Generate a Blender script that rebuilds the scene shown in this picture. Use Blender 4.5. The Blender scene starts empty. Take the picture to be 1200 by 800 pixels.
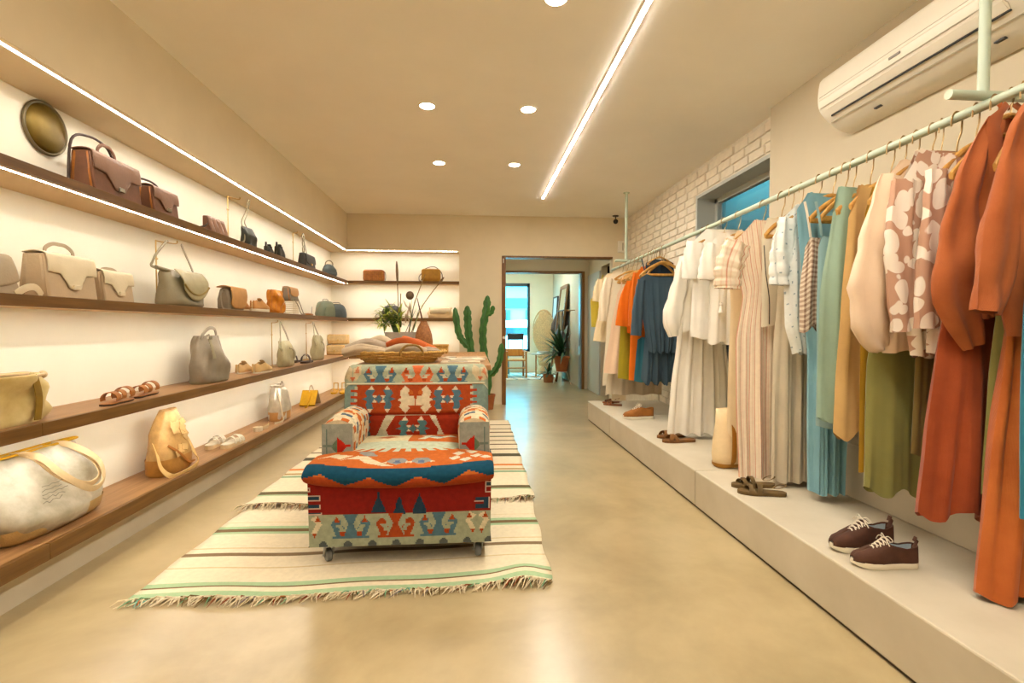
import bpy, bmesh, math, random
import numpy as np
from mathutils import Vector, Matrix

random.seed(7)
PI = math.pi
SC = bpy.context.scene
COL = SC.collection

# ------------------------------------------------------------------ camera
FPX, EYE = 580.0, 1.10                       # focal length in pixels of the 1200 px frame, eye height
PITCH = math.atan(17 / FPX)
YAW = math.atan(45 / FPX * math.cos(PITCH))
cam_data = bpy.data.cameras.new('camera')
cam_data.sensor_width = 36.0
cam_data.lens = FPX * 36.0 / 1200.0
cam_data.clip_start = 0.02
cam_ob = bpy.data.objects.new('camera', cam_data)
COL.objects.link(cam_ob)
cam_ob.location = (0, 0, EYE)
cam_ob.rotation_euler = (PI / 2 - PITCH, 0, -YAW)
SC.camera = cam_ob

# ------------------------------------------------------------------ world, sun, exposure
SC.view_settings.view_transform = 'Standard'
SC.view_settings.look = 'None'
SC.view_settings.gamma = 1.0
SC.view_settings.use_curve_mapping = False
SC.view_settings.exposure = 0.6
world = bpy.data.worlds.new('sky')
SC.world = world
world.use_nodes = True
wn = world.node_tree.nodes
bg = wn['Background']
bg.inputs[0].default_value = (0.18, 0.76, 1.0, 1)      # cool overcast daylight, the same all round
bg.inputs[1].default_value = 23.0
try:
    SC.cycles.max_bounces = 10
    SC.cycles.diffuse_bounces = 6
    SC.cycles.caustics_reflective = False
    SC.cycles.caustics_refractive = False
    SC.cycles.sample_clamp_indirect = 6.0
except Exception:
    pass
WARM = (1.0, 0.925, 0.81)
LED_NICHE, LED_CEIL, SPOT_W, SPOT_E = 31.0, 145.0, 40.0, 14.0

# ------------------------------------------------------------------ helpers
CF = Vector((math.sin(YAW) * math.cos(PITCH), math.cos(YAW) * math.cos(PITCH), -math.sin(PITCH)))
CR = Vector((math.cos(YAW), -math.sin(YAW), 0))
CU = CR.cross(CF)


def at(px, py, y):
    """The point on the plane Y = y that the photograph shows at pixel (px, py)."""
    d = CR * (px - 600) + CU * (400 - py) + CF * FPX
    return Vector((0, 0, EYE)) + d * (y / d.y)


def on_z(px, py, z):
    """The point at height z that the photograph shows at pixel (px, py)."""
    d = CR * (px - 600) + CU * (400 - py) + CF * FPX
    return Vector((0, 0, EYE)) + d * ((z - EYE) / d.z)


def lin(c):
    """sRGB 0..255 to linear."""
    return tuple((v / 255 / 12.92) if v / 255 <= 0.04045 else ((v / 255 + 0.055) / 1.055) ** 2.4 for v in c)


class MB:
    """Collects shapes and links them as one mesh object."""

    def __init__(s):
        s.v, s.f, s.c, s.mi = [], [], [], []

    def add(s, vs, fs, col=None, mi=0):
        o = len(s.v)
        s.v.extend([tuple(p) for p in vs])
        for i, f in enumerate(fs):
            s.f.append([o + k for k in f])
            s.c.append(col[i] if isinstance(col, list) else col)
            s.mi.append(mi)
        return s

    def box(s, x0, x1, y0, y1, z0, z1, mi=0, M=None, col=None):
        vs = [Vector((x, y, z)) for x in (x0, x1) for y in (y0, y1) for z in (z0, z1)]
        if M is not None:
            vs = [M @ p for p in vs]
        return s.add(vs, [(0, 1, 3, 2), (4, 6, 7, 5), (0, 4, 5, 1), (2, 3, 7, 6), (0, 2, 6, 4), (1, 5, 7, 3)], col, mi)

    def loft(s, rings, closed=True, caps=(True, True), mi=0, col=None):
        n = len(rings[0])
        vs = [p for r in rings for p in r]
        fs = []
        m = n if closed else n - 1
        for i in range(len(rings) - 1):
            for j in range(m):
                k = (j + 1) % n
                fs.append((i * n + j, i * n + k, (i + 1) * n + k, (i + 1) * n + j))
        if caps[0] and closed:
            fs.append(tuple(reversed(range(n))))
        if caps[1] and closed:
            fs.append(tuple((len(rings) - 1) * n + j for j in range(n)))
        return s.add(vs, fs, col, mi)

    def grid(s, fn, nu, nv, mi=0, colfn=None, wrap=False):
        vs = [fn(i / nu, j / nv) for j in range(nv + 1) for i in range(nu + 1)]
        fs, cs = [], []
        for j in range(nv):
            for i in range(nu):
                a = j * (nu + 1) + i
                fs.append((a, a + 1, a + nu + 2, a + nu + 1))
                if colfn:
                    cs.append(colfn((i + .5) / nu, (j + .5) / nv))
        return s.add(vs, fs, cs if colfn else None, mi)

    def tube(s, pts, r=0.01, n=8, closed=False, caps=True, mi=0, w=None, up=None, col=None):
        """A round tube along pts (r: number or list), or a flat strap when w (half width) is given and r is the half thickness."""
        P = [Vector(p) for p in pts]
        m = len(P)
        rings = []
        prev = None
        for i in range(m):
            if closed:
                t = P[(i + 1) % m] - P[i - 1]
            else:
                t = P[min(i + 1, m - 1)] - P[max(i - 1, 0)]
            if t.length < 1e-9:
                t = Vector((0, 0, 1))
            t.normalize()
            if prev is None:
                a = Vector(up) if up is not None else (Vector((0, 0, 1)) if abs(t.z) < .9 else Vector((1, 0, 0)))
            else:
                a = prev
            a = a - t * a.dot(t)
            if a.length < 1e-6:
                a = t.orthogonal()
            a.normalize()
            if up is None:
                prev = a
            b = t.cross(a)
            rr = r[i] if isinstance(r, (list, tuple)) else r
            ww = rr if w is None else (w[i] if isinstance(w, (list, tuple)) else w)
            rings.append([P[i] + a * (math.cos(2 * PI * k / n) * rr) + b * (math.sin(2 * PI * k / n) * ww) for k in range(n)])
        if closed:
            rings.append(rings[0])
        return s.loft(rings, True, (caps and not closed, caps and not closed), mi, col)

    def lathe(s, prof, n=24, c=(0, 0, 0), mi=0, caps=(True, True), sx=1, sy=1, col=None):
        rings = [[Vector((c[0] + r * sx * math.cos(2 * PI * k / n), c[1] + r * sy * math.sin(2 * PI * k / n), c[2] + z)) for k in range(n)] for r, z in prof]
        return s.loft(rings, True, caps, mi, col)

    def ball(s, c, rx, ry=None, rz=None, nu=14, nv=9, mi=0):
        ry = rx if ry is None else ry
        rz = rx if rz is None else rz
        prof = [(max(math.sin(PI * j / nv), 1e-3), -math.cos(PI * j / nv)) for j in range(nv + 1)]
        rings = [[Vector((c[0] + rx * a * math.cos(2 * PI * k / nu), c[1] + ry * a * math.sin(2 * PI * k / nu), c[2] + rz * b)) for k in range(nu)] for a, b in prof]
        return s.loft(rings, True, (True, True), mi)

    def xf(s, M, start=0):
        for i in range(start, len(s.v)):
            s.v[i] = tuple(M @ Vector(s.v[i]))
        return s


def smooth_path(pts, k=6, closed=False):
    """Catmull-Rom through pts."""
    P = [Vector(p) for p in pts]
    n = len(P)
    out = []
    rng = n if closed else n - 1
    for i in range(rng):
        p0 = P[(i - 1) % n] if closed or i > 0 else P[0]
        p1, p2 = P[i], P[(i + 1) % n]
        p3 = P[(i + 2) % n] if closed or i + 2 < n else P[-1]
        for j in range(k):
            t = j / k
            out.append(0.5 * ((2 * p1) + (p2 - p0) * t + (2 * p0 - 5 * p1 + 4 * p2 - p3) * t * t + (3 * p1 - p0 - 3 * p2 + p3) * t ** 3))
    if not closed:
        out.append(P[-1])
    return out


def arc(c, r, a0, a1, n=12, rz=None, axis='xz'):
    rz = r if rz is None else rz
    o = []
    for i in range(n + 1):
        a = a0 + (a1 - a0) * i / n
        h, v = r * math.cos(a), rz * math.sin(a)
        o.append(Vector((c[0] + h, c[1], c[2] + v)) if axis == 'xz' else Vector((c[0], c[1] + h, c[2] + v)) if axis == 'yz' else Vector((c[0] + h, c[1] + v, c[2])))
    return o


def obj(name, mb, mat, parent=None, smooth=True, bevel=0, sub=0, solid=0, loc=None, angle=None, label=None):
    me = bpy.data.meshes.new(name)
    me.from_pydata(mb.v, [], mb.f)
    mats = mat if isinstance(mat, (list, tuple)) else [mat]
    for m in mats:
        me.materials.append(m)
    if len(mats) > 1:
        me.polygons.foreach_set('material_index', mb.mi)
    if mb.c and mb.c[0] is not None:
        ca = me.color_attributes.new('pattern', 'FLOAT_COLOR', 'CORNER')
        arr = []
        for f, c in zip(mb.f, mb.c):
            c = c or (.5, .5, .5)
            arr.extend([c[0], c[1], c[2], 1.0] * len(f))
        ca.data.foreach_set('color', arr)
    if smooth:
        me.polygons.foreach_set('use_smooth', [True] * len(me.polygons))
        if angle is None:
            angle = 40
        try:
            me.set_sharp_from_angle(angle=math.radians(angle))
        except Exception:
            pass
    bm = bmesh.new()
    bm.from_mesh(me)
    bmesh.ops.recalc_face_normals(bm, faces=bm.faces)
    bm.to_mesh(me)
    bm.free()
    me.update()
    o = bpy.data.objects.new(name, me)
    COL.objects.link(o)
    if loc is not None:
        o.location = loc
    if parent is not None:
        o.parent = parent
    if bevel:
        m = o.modifiers.new('bevel', 'BEVEL')
        m.width = bevel
        m.segments = 2
        m.limit_method = 'ANGLE'
        m.angle_limit = math.radians(35)
        m.harden_normals = False
    if solid:
        m = o.modifiers.new('solid', 'SOLIDIFY')
        m.thickness = solid
        m.offset = 0
    if sub:
        m = o.modifiers.new('sub', 'SUBSURF')
        m.levels = sub
        m.render_levels = sub
    if label:
        o['label'] = label
    return o


def thing(name, label, cat, loc=(0, 0, 0), rz=0.0, group=None):
    o = bpy.data.objects.new(name, None)
    COL.objects.link(o)
    o.empty_display_size = 0.05
    o.location = loc
    o.rotation_euler = (0, 0, rz)
    o['label'] = label
    o['category'] = cat
    if group:
        o['group'] = group
    return o


def tag(o, label, cat, group=None):
    o['label'] = label
    o['category'] = cat
    if group:
        o['group'] = group
    return o


def struct(name, mb, m, parent=None, smooth=False, **k):
    o = obj(name, mb, m, parent, smooth, **k)
    if parent is None:
        o['kind'] = 'structure'
    return o


def dup(root, loc, rz, label, scale=None):
    r = root.copy()
    COL.objects.link(r)
    r.location = loc
    r.rotation_euler = (0, 0, rz)
    r['label'] = label
    if scale:
        r.scale = scale
    for ch in list(root.children):
        c = ch.copy()
        COL.objects.link(c)
        c.parent = r
        for g in list(ch.children):
            d = g.copy()
            COL.objects.link(d)
            d.parent = c
    return r


# ------------------------------------------------------------------ materials
MATS = {}


def nodes_of(name):
    m = bpy.data.materials.new(name)
    m.use_nodes = True
    nt = m.node_tree
    return m, nt, nt.nodes, nt.links, nt.nodes['Principled BSDF']


def mat(name, c, rough=.6, var=.12, vscale=8., bump=.0, bscale=60., metal=0., kind='noise', c2=None, spec=.5, sheen=0., stretch=(1, 1, 1), trans=0., sss=0.):
    """Base colour c (sRGB 0..255) broken up by noise towards c2, with a fine relief; kind 'weave' gives crossed threads, 'grain' gives wood."""
    if name in MATS:
        return MATS[name]
    m, nt, N, L, P = nodes_of(name)
    a = lin(c)
    b = lin(c2) if c2 else tuple(v * (1 - 2.2 * var) for v in a)
    tc = N.new('ShaderNodeTexCoord')
    mp = N.new('ShaderNodeMapping')
    mp.inputs['Scale'].default_value = stretch
    L.new(tc.outputs['Object'], mp.inputs[0])
    nz = N.new('ShaderNodeTexNoise')
    nz.inputs['Scale'].default_value = vscale
    nz.inputs['Detail'].default_value = 5
    nz.inputs['Roughness'].default_value = .6
    L.new(mp.outputs[0], nz.inputs['Vector'])
    cr = N.new('ShaderNodeValToRGB')
    cr.color_ramp.elements[0].position = .3
    cr.color_ramp.elements[1].position = .7
    cr.color_ramp.elements[0].color = (*b, 1)
    cr.color_ramp.elements[1].color = (*a, 1)
    L.new(nz.outputs[0], cr.inputs[0])
    L.new(cr.outputs[0], P.inputs['Base Color'])
    P.inputs['Roughness'].default_value = rough
    P.inputs['Metallic'].default_value = metal
    P.inputs['Specular IOR Level'].default_value = spec
    if sheen:
        P.inputs['Sheen Weight'].default_value = sheen
    if trans:
        P.inputs['Transmission Weight'].default_value = trans
    if bump:
        bp = N.new('ShaderNodeBump')
        bp.inputs['Strength'].default_value = bump
        bp.inputs['Distance'].default_value = .004
        if kind == 'weave':
            w1 = N.new('ShaderNodeTexWave')
            w1.bands_direction = 'X'
            w2 = N.new('ShaderNodeTexWave')
            w2.bands_direction = 'Z'
            for w in (w1, w2):
                w.inputs['Scale'].default_value = bscale
                w.inputs['Distortion'].default_value = 1.5
                L.new(tc.outputs['Object'], w.inputs['Vector'])
            mx = N.new('ShaderNodeMath')
            mx.operation = 'ADD'
            L.new(w1.outputs[1], mx.inputs[0])
            L.new(w2.outputs[1], mx.inputs[1])
            L.new(mx.outputs[0], bp.inputs['Height'])
        else:
            n2 = N.new('ShaderNodeTexNoise')
            n2.inputs['Scale'].default_value = bscale
            n2.inputs['Detail'].default_value = 4
            L.new(mp.outputs[0], n2.inputs['Vector'])
            L.new(n2.outputs[0], bp.inputs['Height'])
        L.new(bp.outputs[0], P.inputs['Normal'])
    MATS[name] = m
    return m


def cloth(name, c, var=.08, bump=.25, rough=.9, sheen=.15, c2=None, vs=6.):
    return mat('cloth_' + name, c, rough, var, vs, bump, 130., kind='weave', spec=.15, sheen=sheen, c2=c2)


def leather(name, c, rough=.5, var=.12, c2=None):
    return mat('leather_' + name, c, rough, var, 14., .25, 140., c2=c2, spec=.35)


def lamp_mat(name, strength, c=WARM):
    m, nt, N, L, P = nodes_of(name)
    N.remove(P)
    e = N.new('ShaderNodeEmission')
    e.inputs[0].default_value = (*c, 1)
    e.inputs[1].default_value = strength
    L.new(e.outputs[0], N['Material Output'].inputs[0])
    return m


def pattern_mat(name, rough=.9, bump=.3, bscale=300., var=.12, gain=1.0):
    """Colour from the mesh's own woven or printed pattern, broken up by noise and a weave relief."""
    if name in MATS:
        return MATS[name]
    m, nt, N, L, P = nodes_of(name)
    at_ = N.new('ShaderNodeAttribute')
    at_.attribute_name = 'pattern'
    tc = N.new('ShaderNodeTexCoord')
    nz = N.new('ShaderNodeTexNoise')
    nz.inputs['Scale'].default_value = 45
    nz.inputs['Detail'].default_value = 5
    L.new(tc.outputs['Object'], nz.inputs['Vector'])
    mr = N.new('ShaderNodeMapRange')
    mr.inputs[1].default_value = .3
    mr.inputs[2].default_value = .7
    mr.inputs[3].default_value = gain * (1 - var)
    mr.inputs[4].default_value = gain * (1 + var * .6)
    L.new(nz.outputs[0], mr.inputs[0])
    mx = N.new('ShaderNodeMix')
    mx.data_type = 'RGBA'
    mx.blend_type = 'MULTIPLY'
    mx.inputs[0].default_value = 1
    L.new(at_.outputs[0], mx.inputs[6])
    L.new(mr.outputs[0], mx.inputs[7])
    L.new(mx.outputs[2], P.inputs['Base Color'])
    P.inputs['Roughness'].default_value = rough
    P.inputs['Specular IOR Level'].default_value = .15
    w = N.new('ShaderNodeTexNoise')
    w.inputs['Scale'].default_value = bscale
    L.new(tc.outputs['Object'], w.inputs['Vector'])
    bp = N.new('ShaderNodeBump')
    bp.inputs['Strength'].default_value = bump
    bp.inputs['Distance'].default_value = .003
    L.new(w.outputs[0], bp.inputs['Height'])
    L.new(bp.outputs[0], P.inputs['Normal'])
    MATS[name] = m
    return m


def wood(name, c, c2, axis=1, rough=.45):
    st = [6, 6, 6]
    st[axis] = .35
    return mat(name, c, rough, 0, 9., .08, 60., c2=c2, stretch=tuple(st), spec=.4)

# ------------------------------------------------------------------ setting: materials
M_PLASTER = mat('plaster', (204, 192, 166), .85, .03, 3., .05, 90.)
M_BACK = mat('back_wall_plaster', (228, 214, 184), .85, .03, 3., .05, 90.)
M_NICHE = mat('niche_plaster', (248, 244, 226), .85, .02, 3., .05, 90.)
M_CEIL = mat('ceiling_plaster', (250, 247, 240), .9, .02, 2., .03, 70.)
M_BRICK = mat('painted_brick', (238, 228, 208), .8, .05, 14., .5, 55.)
M_MORTAR = mat('painted_mortar', (236, 227, 208), .9, .08, 20., .6, 70.)
M_PLINTH = mat('plinth_concrete', (200, 190, 168), .6, .05, 2.5, .1, 60., c2=(184, 173, 149))
M_WOOD = wood('shelf_walnut', (168, 128, 86), (136, 98, 58))
M_WOODX = wood('shelf_walnut_cross', (168, 128, 86), (136, 98, 58), axis=0)
M_EDGE = wood('shelf_edge_walnut', (120, 84, 36), (94, 62, 18))
M_EDGEX = wood('shelf_edge_walnut_cross', (120, 84, 36), (94, 62, 18), axis=0)
M_SHBOT = mat('shelf_underside', (214, 184, 142), .7, .04, 4.)
M_FRAME = wood('door_frame_wood', (130, 88, 38), (102, 64, 22), axis=2)
M_SAGE = mat('sage_painted_steel', (186, 200, 180), .45, .03, 6.)
M_DARKGAP = mat('shadow_gap', (70, 60, 46), .9, .1)
M_COOLPANEL = mat('grey_blue_paint', (186, 190, 184), .6, .03, 3.)
M_LED_S = lamp_mat('led_niche', LED_NICHE * 1.45)
M_LED_C = lamp_mat('led_ceiling', LED_CEIL, (1.0, .92, .81))
M_SPOT = lamp_mat('downlight_glow', SPOT_W, (1.0, .86, .62))
M_WHITE = mat('white_plastic', (238, 232, 216), .4, .02, 5.)
M_BLACK = mat('black_plastic', (28, 26, 24), .5, .1)
M_BRASS = mat('brass', (196, 152, 78), .3, .08, 8., metal=.9)


def floor_mat():
    m, nt, N, L, P = nodes_of('polished_concrete')
    tc = N.new('ShaderNodeTexCoord')
    n1 = N.new('ShaderNodeTexNoise')
    n1.inputs['Scale'].default_value = 1.3
    n1.inputs['Detail'].default_value = 9
    n1.inputs['Roughness'].default_value = .62
    n1.inputs['Distortion'].default_value = .35
    L.new(tc.outputs['Object'], n1.inputs[0])
    c = N.new('ShaderNodeValToRGB')
    e = c.color_ramp.elements
    e[0].position, e[0].color = .28, (*lin((142, 126, 90)), 1)
    e[1].position, e[1].color = .72, (*lin((186, 168, 128)), 1)
    k = c.color_ramp.elements.new(.5)
    k.color = (*lin((168, 150, 111)), 1)
    L.new(n1.outputs[0], c.inputs[0])
    n2 = N.new('ShaderNodeTexNoise')
    n2.inputs['Scale'].default_value = 7.5
    n2.inputs['Detail'].default_value = 8
    n2.inputs['Distortion'].default_value = .5
    L.new(tc.outputs['Object'], n2.inputs[0])
    mr = N.new('ShaderNodeMapRange')
    mr.inputs[1].default_value, mr.inputs[2].default_value = .2, .8
    mr.inputs[3].default_value, mr.inputs[4].default_value = .93, 1.04
    L.new(n2.outputs[0], mr.inputs[0])
    mx = N.new('ShaderNodeMix')
    mx.data_type = 'RGBA'
    mx.blend_type = 'MULTIPLY'
    mx.inputs[0].default_value = 1
    L.new(c.outputs[0], mx.inputs[6])
    L.new(mr.outputs[0], mx.inputs[7])
    L.new(mx.outputs[2], P.inputs['Base Color'])
    P.inputs['Roughness'].default_value = .3
    P.inputs['Specular IOR Level'].default_value = .6
    P.inputs['Coat Weight'].default_value = .35
    P.inputs['Coat Roughness'].default_value = .22
    return m


M_FLOOR = floor_mat()

# ------------------------------------------------------------------ setting: shell
CH = 2.66                                     # ceiling
XL, XN = -1.73, -2.03                         # bulkhead face and niche back on the left
ZS = 2.165                                    # soffit of the niches
YB, YN = 7.0, 7.27                            # back wall face and niche back
XR, XP = 2.19, 2.12                           # brick face and plaster face on the right
YR = -2.2                                     # wall behind the viewer
DX0, DX1, DZ = 0.40, 1.99, 2.10               # opening in the back wall

struct('floor', MB().box(-2.3, 4.2, YR - .1, 12.3, -.1, 0), M_FLOOR)
struct('ceiling', MB().box(-2.3, 2.6, YR - .1, YB + .3, CH, CH + .1), M_CEIL)
struct('wall_left', MB().box(-2.2, XL, YR, YN + .1, ZS, CH), M_BACK)
struct('wall_left_niche', MB().box(-2.2, XN, YR, YN + .1, 0, ZS), M_NICHE)
struct('wall_back_niche', MB().box(XN, -.2, YN, YN + .1, 0, ZS), M_NICHE)
wb = MB()
wb.box(XL, -.2, YB, YN + .1, ZS, CH)
wb.box(-.2, DX0, YB, YN + .1, 0, CH)
wb.box(DX0, DX1, YB, YB + .15, DZ, CH)
wb.box(DX1, 2.5, YB, YB + .15, 0, CH)
struct('wall_back', wb, M_BACK)
struct('wall_front', MB().box(-2.3, 2.5, YR - .1, YR, 0, CH), M_PLASTER)
struct('wall_right_plaster', MB().box(XP, 2.75, YR, 3.43, .228, CH).box(2.195, 2.75, YR, 3.43, 0, .228), M_PLASTER)
WY0, WY1, WZ0, WZ1 = 3.43, 4.72, .225, 2.35   # window recess in the brick wall
wr = MB()
wr.box(XR + .010, 2.42, WY0, WY1 + .03, WZ1 + .03, CH)
wr.box(XR + .010, 2.42, WY1 + .03, YB, 0, CH)
wr.box(XR + .010, 2.42, WY0, WY1, 0, WZ0)
brickwall = struct('wall_right_brick', wr, M_MORTAR)
bm_ = []
for k in range(4):
    b = MB()
    rj = random.Random(k)
    lo, hi, dp = -.107 + rj.uniform(0, .006), .107 - rj.uniform(0, .006), rj.uniform(.010, .018)
    b.box(-dp, .012, lo, hi, -.0325, .0325)
    o = obj('brick', b, M_BRICK, brickwall, smooth=False, bevel=.004)
    bm_.append(o)
first = [True] * 4


def lay(y0, y1, z0, z1):
    row = 0
    z = z0 + .036
    while z + .03 < z1 + .02:
        y = y0 + (.055 if row % 2 else .11)
        while y < y1 - .05:
            if not (WY0 - .02 < y < WY1 + .10 and z < WZ1 + .035):
                k = random.randrange(4)
                if first[k]:
                    o = bm_[k]
                    first[k] = False
                else:
                    o = bm_[k].copy()
                    COL.objects.link(o)
                o.location = (XR + .010 + random.uniform(-.004, .003), y, z)
                o.rotation_euler = (random.uniform(-.02, .02), 0, random.uniform(-.012, .012))
            y += .226
        z += .077
        row += 1


lay(3.44, YB, 1.86, CH - .01)
lay(4.80, YB, .225, .76)
# plastered edge and pale trim round the window recess
tr = MB()
tr.box(XR - .008, 2.42, WY1, WY1 + .03, WZ0, WZ1 + .03)
tr.box(XR - .008, 2.42, WY0, WY1, WZ1, WZ1 + .03)
struct('trim_1', tr, M_COOLPANEL)
win = MB()
win.box(2.36, 2.41, WY1 - .05, WY1, WZ0, WZ1)
win.box(2.36, 2.41, WY0, WY1, WZ1 - .05, WZ1)
win.box(2.36, 2.41, WY0, WY1, WZ0, WZ0 + .05)
win.box(2.36, 2.41, WY0, WY0 + .05, WZ0, WZ1)
w1 = struct('window_1', win, M_COOLPANEL)


def glass_mat():
    m, nt, N, L, P = nodes_of('window_glass')
    N.remove(P)
    t = N.new('ShaderNodeBsdfTransparent')
    g = N.new('ShaderNodeBsdfGlossy')
    g.inputs['Roughness'].default_value = .02
    mx = N.new('ShaderNodeMixShader')
    f = N.new('ShaderNodeLayerWeight')
    k = N.new('ShaderNodeMath')
    k.operation = 'POWER'
    k.inputs[1].default_value = 4
    L.new(f.outputs[1], k.inputs[0])
    L.new(k.outputs[0], mx.inputs[0])
    L.new(t.outputs[0], mx.inputs[1])
    L.new(g.outputs[0], mx.inputs[2])
    L.new(mx.outputs[0], N['Material Output'].inputs[0])
    return m


M_GLASS = glass_mat()
struct('pane', MB().box(2.382, 2.388, WY0 + .05, WY1 - .05, WZ0 + .05, WZ1 - .05), M_GLASS, w1)
# small light well beyond that window
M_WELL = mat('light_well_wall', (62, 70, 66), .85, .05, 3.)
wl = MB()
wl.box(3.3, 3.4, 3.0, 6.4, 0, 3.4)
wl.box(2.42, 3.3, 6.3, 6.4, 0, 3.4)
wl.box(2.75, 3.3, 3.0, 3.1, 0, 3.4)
wl.box(2.42, 3.4, 3.0, 6.2, 3.4, 3.5)  # unseen roof added to keep sky light out of the well
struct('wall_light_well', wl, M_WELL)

# base ledge along the plaster wall, plinth on the right
struct('baseboard_right', MB().box(1.93, XP, YR, 3.2, .225, .50), M_PLINTH, bevel=.006)
pl = thing('display_plinth', 'long low pale concrete plinth running below the clothes rail', 'plinth', (1.345, 0, 0))
for y0, y1 in ((YR, 2.897), (2.903, 4.797), (4.803, 5.75)):
    obj('slab', MB().box(0, .845, y0, y1, .012, .225), M_PLINTH, pl, smooth=False, bevel=.007)
obj('shadow_gap', MB().box(.01, .84, YR, 5.74, 0, .012), M_DARKGAP, pl, smooth=False)

# ------------------------------------------------------------------ shelves and plinth on the left
struct('baseboard_left', MB().box(XN, -1.80, YR, YN, 0, .145), M_PLINTH)
struct('baseboard_back', MB().box(-1.80, -.2, 7.06, YN, 0, .145), M_PLINTH)


def shelf(z0, z1, label, led, seam=None):
    """An L-shaped board: long run on the left wall, short return in the back niche."""
    t = thing('wall_shelf', label, 'shelf', (XN, 0, z0))
    h = z1 - z0
    seams = [YR] + (seam or []) + [YN]
    for a, b in zip(seams[:-1], seams[1:]):
        board = MB()
        board.box(0, -1.75 - XN, a + .0008, b - .0008, .008, h)
        obj('board', board, M_WOOD, t, smooth=False)
    bk = MB()
    bk.box(-1.75 - XN, -.2 - XN, 7.02, YN, .008, h)
    obj('board', bk, M_WOODX, t, smooth=False)
    for a, b in zip(seams[:-1], seams[1:]):
        b = min(b, 7.0)
        obj('front_edge', MB().box(-1.75 - XN, XL - XN, a + .0008, b - .0008, 0, h), M_EDGE, t, smooth=False, bevel=.002)
    obj('front_edge', MB().box(XL - XN, -.2 - XN, 7.0, 7.02, 0, h), M_EDGEX, t, smooth=False, bevel=.002)
    zl = .0022 if abs(z0 - 1.18) < .01 else .0010
    un = MB()
    un.box(0, -1.75 - XN, YR, YN, zl + .0010, .008)
    un.box(-1.75 - XN, -.2 - XN, 7.02, YN, .0072, .008)
    obj('underside', un, M_SHBOT, t, smooth=False)
    if led:
        ls = MB()
        ls.box(-1.782 - XN, -1.772 - XN, YR + .1, 6.99, zl, zl + .0009)
        ls.box(-1.770 - XN, -.22 - XN, 7.0205, 7.036, .0062, .0071)
        obj('led_strip', ls, M_LED_S, t, smooth=False, label='glowing warm white light strip under the shelf edge')
    return t


shelf(1.700, 1.740, 'topmost walnut wall shelf with a light strip, carrying dark leather bags', True)
shelf(1.180, 1.226, 'second walnut wall shelf from the top, carrying cream and tan bags', True)
shelf(.660, .714, 'third walnut wall shelf from the top, with grey bucket bag and brown sandals', True, [2.12])
shelf(.148, .216, 'lowest walnut shelf above the grey plinth, holding the big white tote', False, [2.14])
t = thing('cove_light', 'thin glowing light strip under the bulkhead edge above the top shelf', 'light', (XL, 0, ZS))
o = MB().box(-.043, -.029, YR + .1, 7.0, -.0010, .001)
o.box(-.025, 1.50, 7.060, 7.072, -.0004, .001)
obj('led_strip', o, M_LED_S, t, smooth=False)

# ------------------------------------------------------------------ ceiling lamps
t = thing('ceiling_light_strip', 'long thin glowing light strip recessed in the ceiling', 'light', (.84, 0, CH))
obj('diffuser', MB().box(-.011, .011, -1.6, 6.0, -.006, .001), M_LED_C, t, smooth=False)
obj('channel', MB().box(-.017, -.012, -1.6, 6.004, -.004, .001).box(.012, .017, -1.6, 6.004, -.004, .001).box(-.017, .017, 6.0, 6.004, -.004, .001), M_WHITE, t, smooth=False)
spots = [(-.323, 4.79, 'round recessed ceiling downlight, far left one of the square of four'),
         (.394, 4.79, 'round recessed ceiling downlight, far right one of the square of four'),
         (-.323, 3.573, 'round recessed ceiling downlight, near left one of the square of four'),
         (.394, 3.573, 'round recessed ceiling downlight, near right one of the square of four'),
         (.394, 2.37, 'round recessed ceiling downlight cut by the top of the picture'),
         (-.323, 1.15, 'round recessed ceiling downlight out of view above the viewer'),
         (.394, 1.15, 'round recessed ceiling downlight out of view beside the one above the viewer')]
for x, y, lb in spots:
    t = thing('downlight', lb, 'light', (x, y, CH), 0, 'recessed ceiling downlights')
    obj('lamp_face', MB().lathe([(.001, -.003), (.052, -.003), (.052, .001), (.001, .001)], 28), M_SPOT, t)
    obj('trim_ring', MB().lathe([(.052, 0), (.052, -.006), (.062, -.004), (.064, 0)], 28, caps=(False, False)), M_WHITE, t)
    ld = bpy.data.lights.new('downlight_beam', 'SPOT')
    ld.energy = SPOT_E
    ld.color = (1.0, .92, .81)
    ld.spot_size = math.radians(125)
    ld.spot_blend = .9
    ld.shadow_soft_size = .05
    lo = bpy.data.objects.new('downlight_beam', ld)
    COL.objects.link(lo)
    lo.location = (0, 0, -.012)
    lo.parent = t

# ------------------------------------------------------------------ passage and far room
PY0, PY1 = YB + .15, 8.62
struct('ceiling_passage', MB().box(.1, 2.9, PY0, 8.8, 2.42, 2.5), M_CEIL)
struct('wall_passage_left', MB().box(.15, .25, YN, PY1, 0, 2.42), M_PLASTER)
ps = MB()
ps.box(2.03, 2.13, 7.78, PY1, 0, 2.42)
ps.box(2.03, 2.13, PY0, 7.78, 2.06, 2.42)
struct('wall_passage_right', ps, M_PLASTER)
struct('trim_2', MB().box(2.004, 2.03, 7.80, 8.60, 0, 2.0), M_COOLPANEL, bevel=.004)
struct('wall_store_room', MB().box(2.85, 2.9, PY0, PY1, 0, 2.42).box(2.13, 2.85, PY0, PY0 + .02, 0, 2.42).box(2.13, 2.85, PY1 - .3, PY1 - .28, 0, 2.42), mat('unlit_room_black', (12, 10, 9), .9))  # darkness of the unlit room put into the near-black wall colour
w2 = MB()
w2.box(-.8, .30, PY1, 8.80, 0, 2.5)
w2.box(.30, 1.95, PY1, 8.80, 2.075, 2.5)
w2.box(1.95, 2.9, PY1, 8.80, 0, 2.5)
struct('wall_inner', w2, M_PLASTER)
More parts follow.
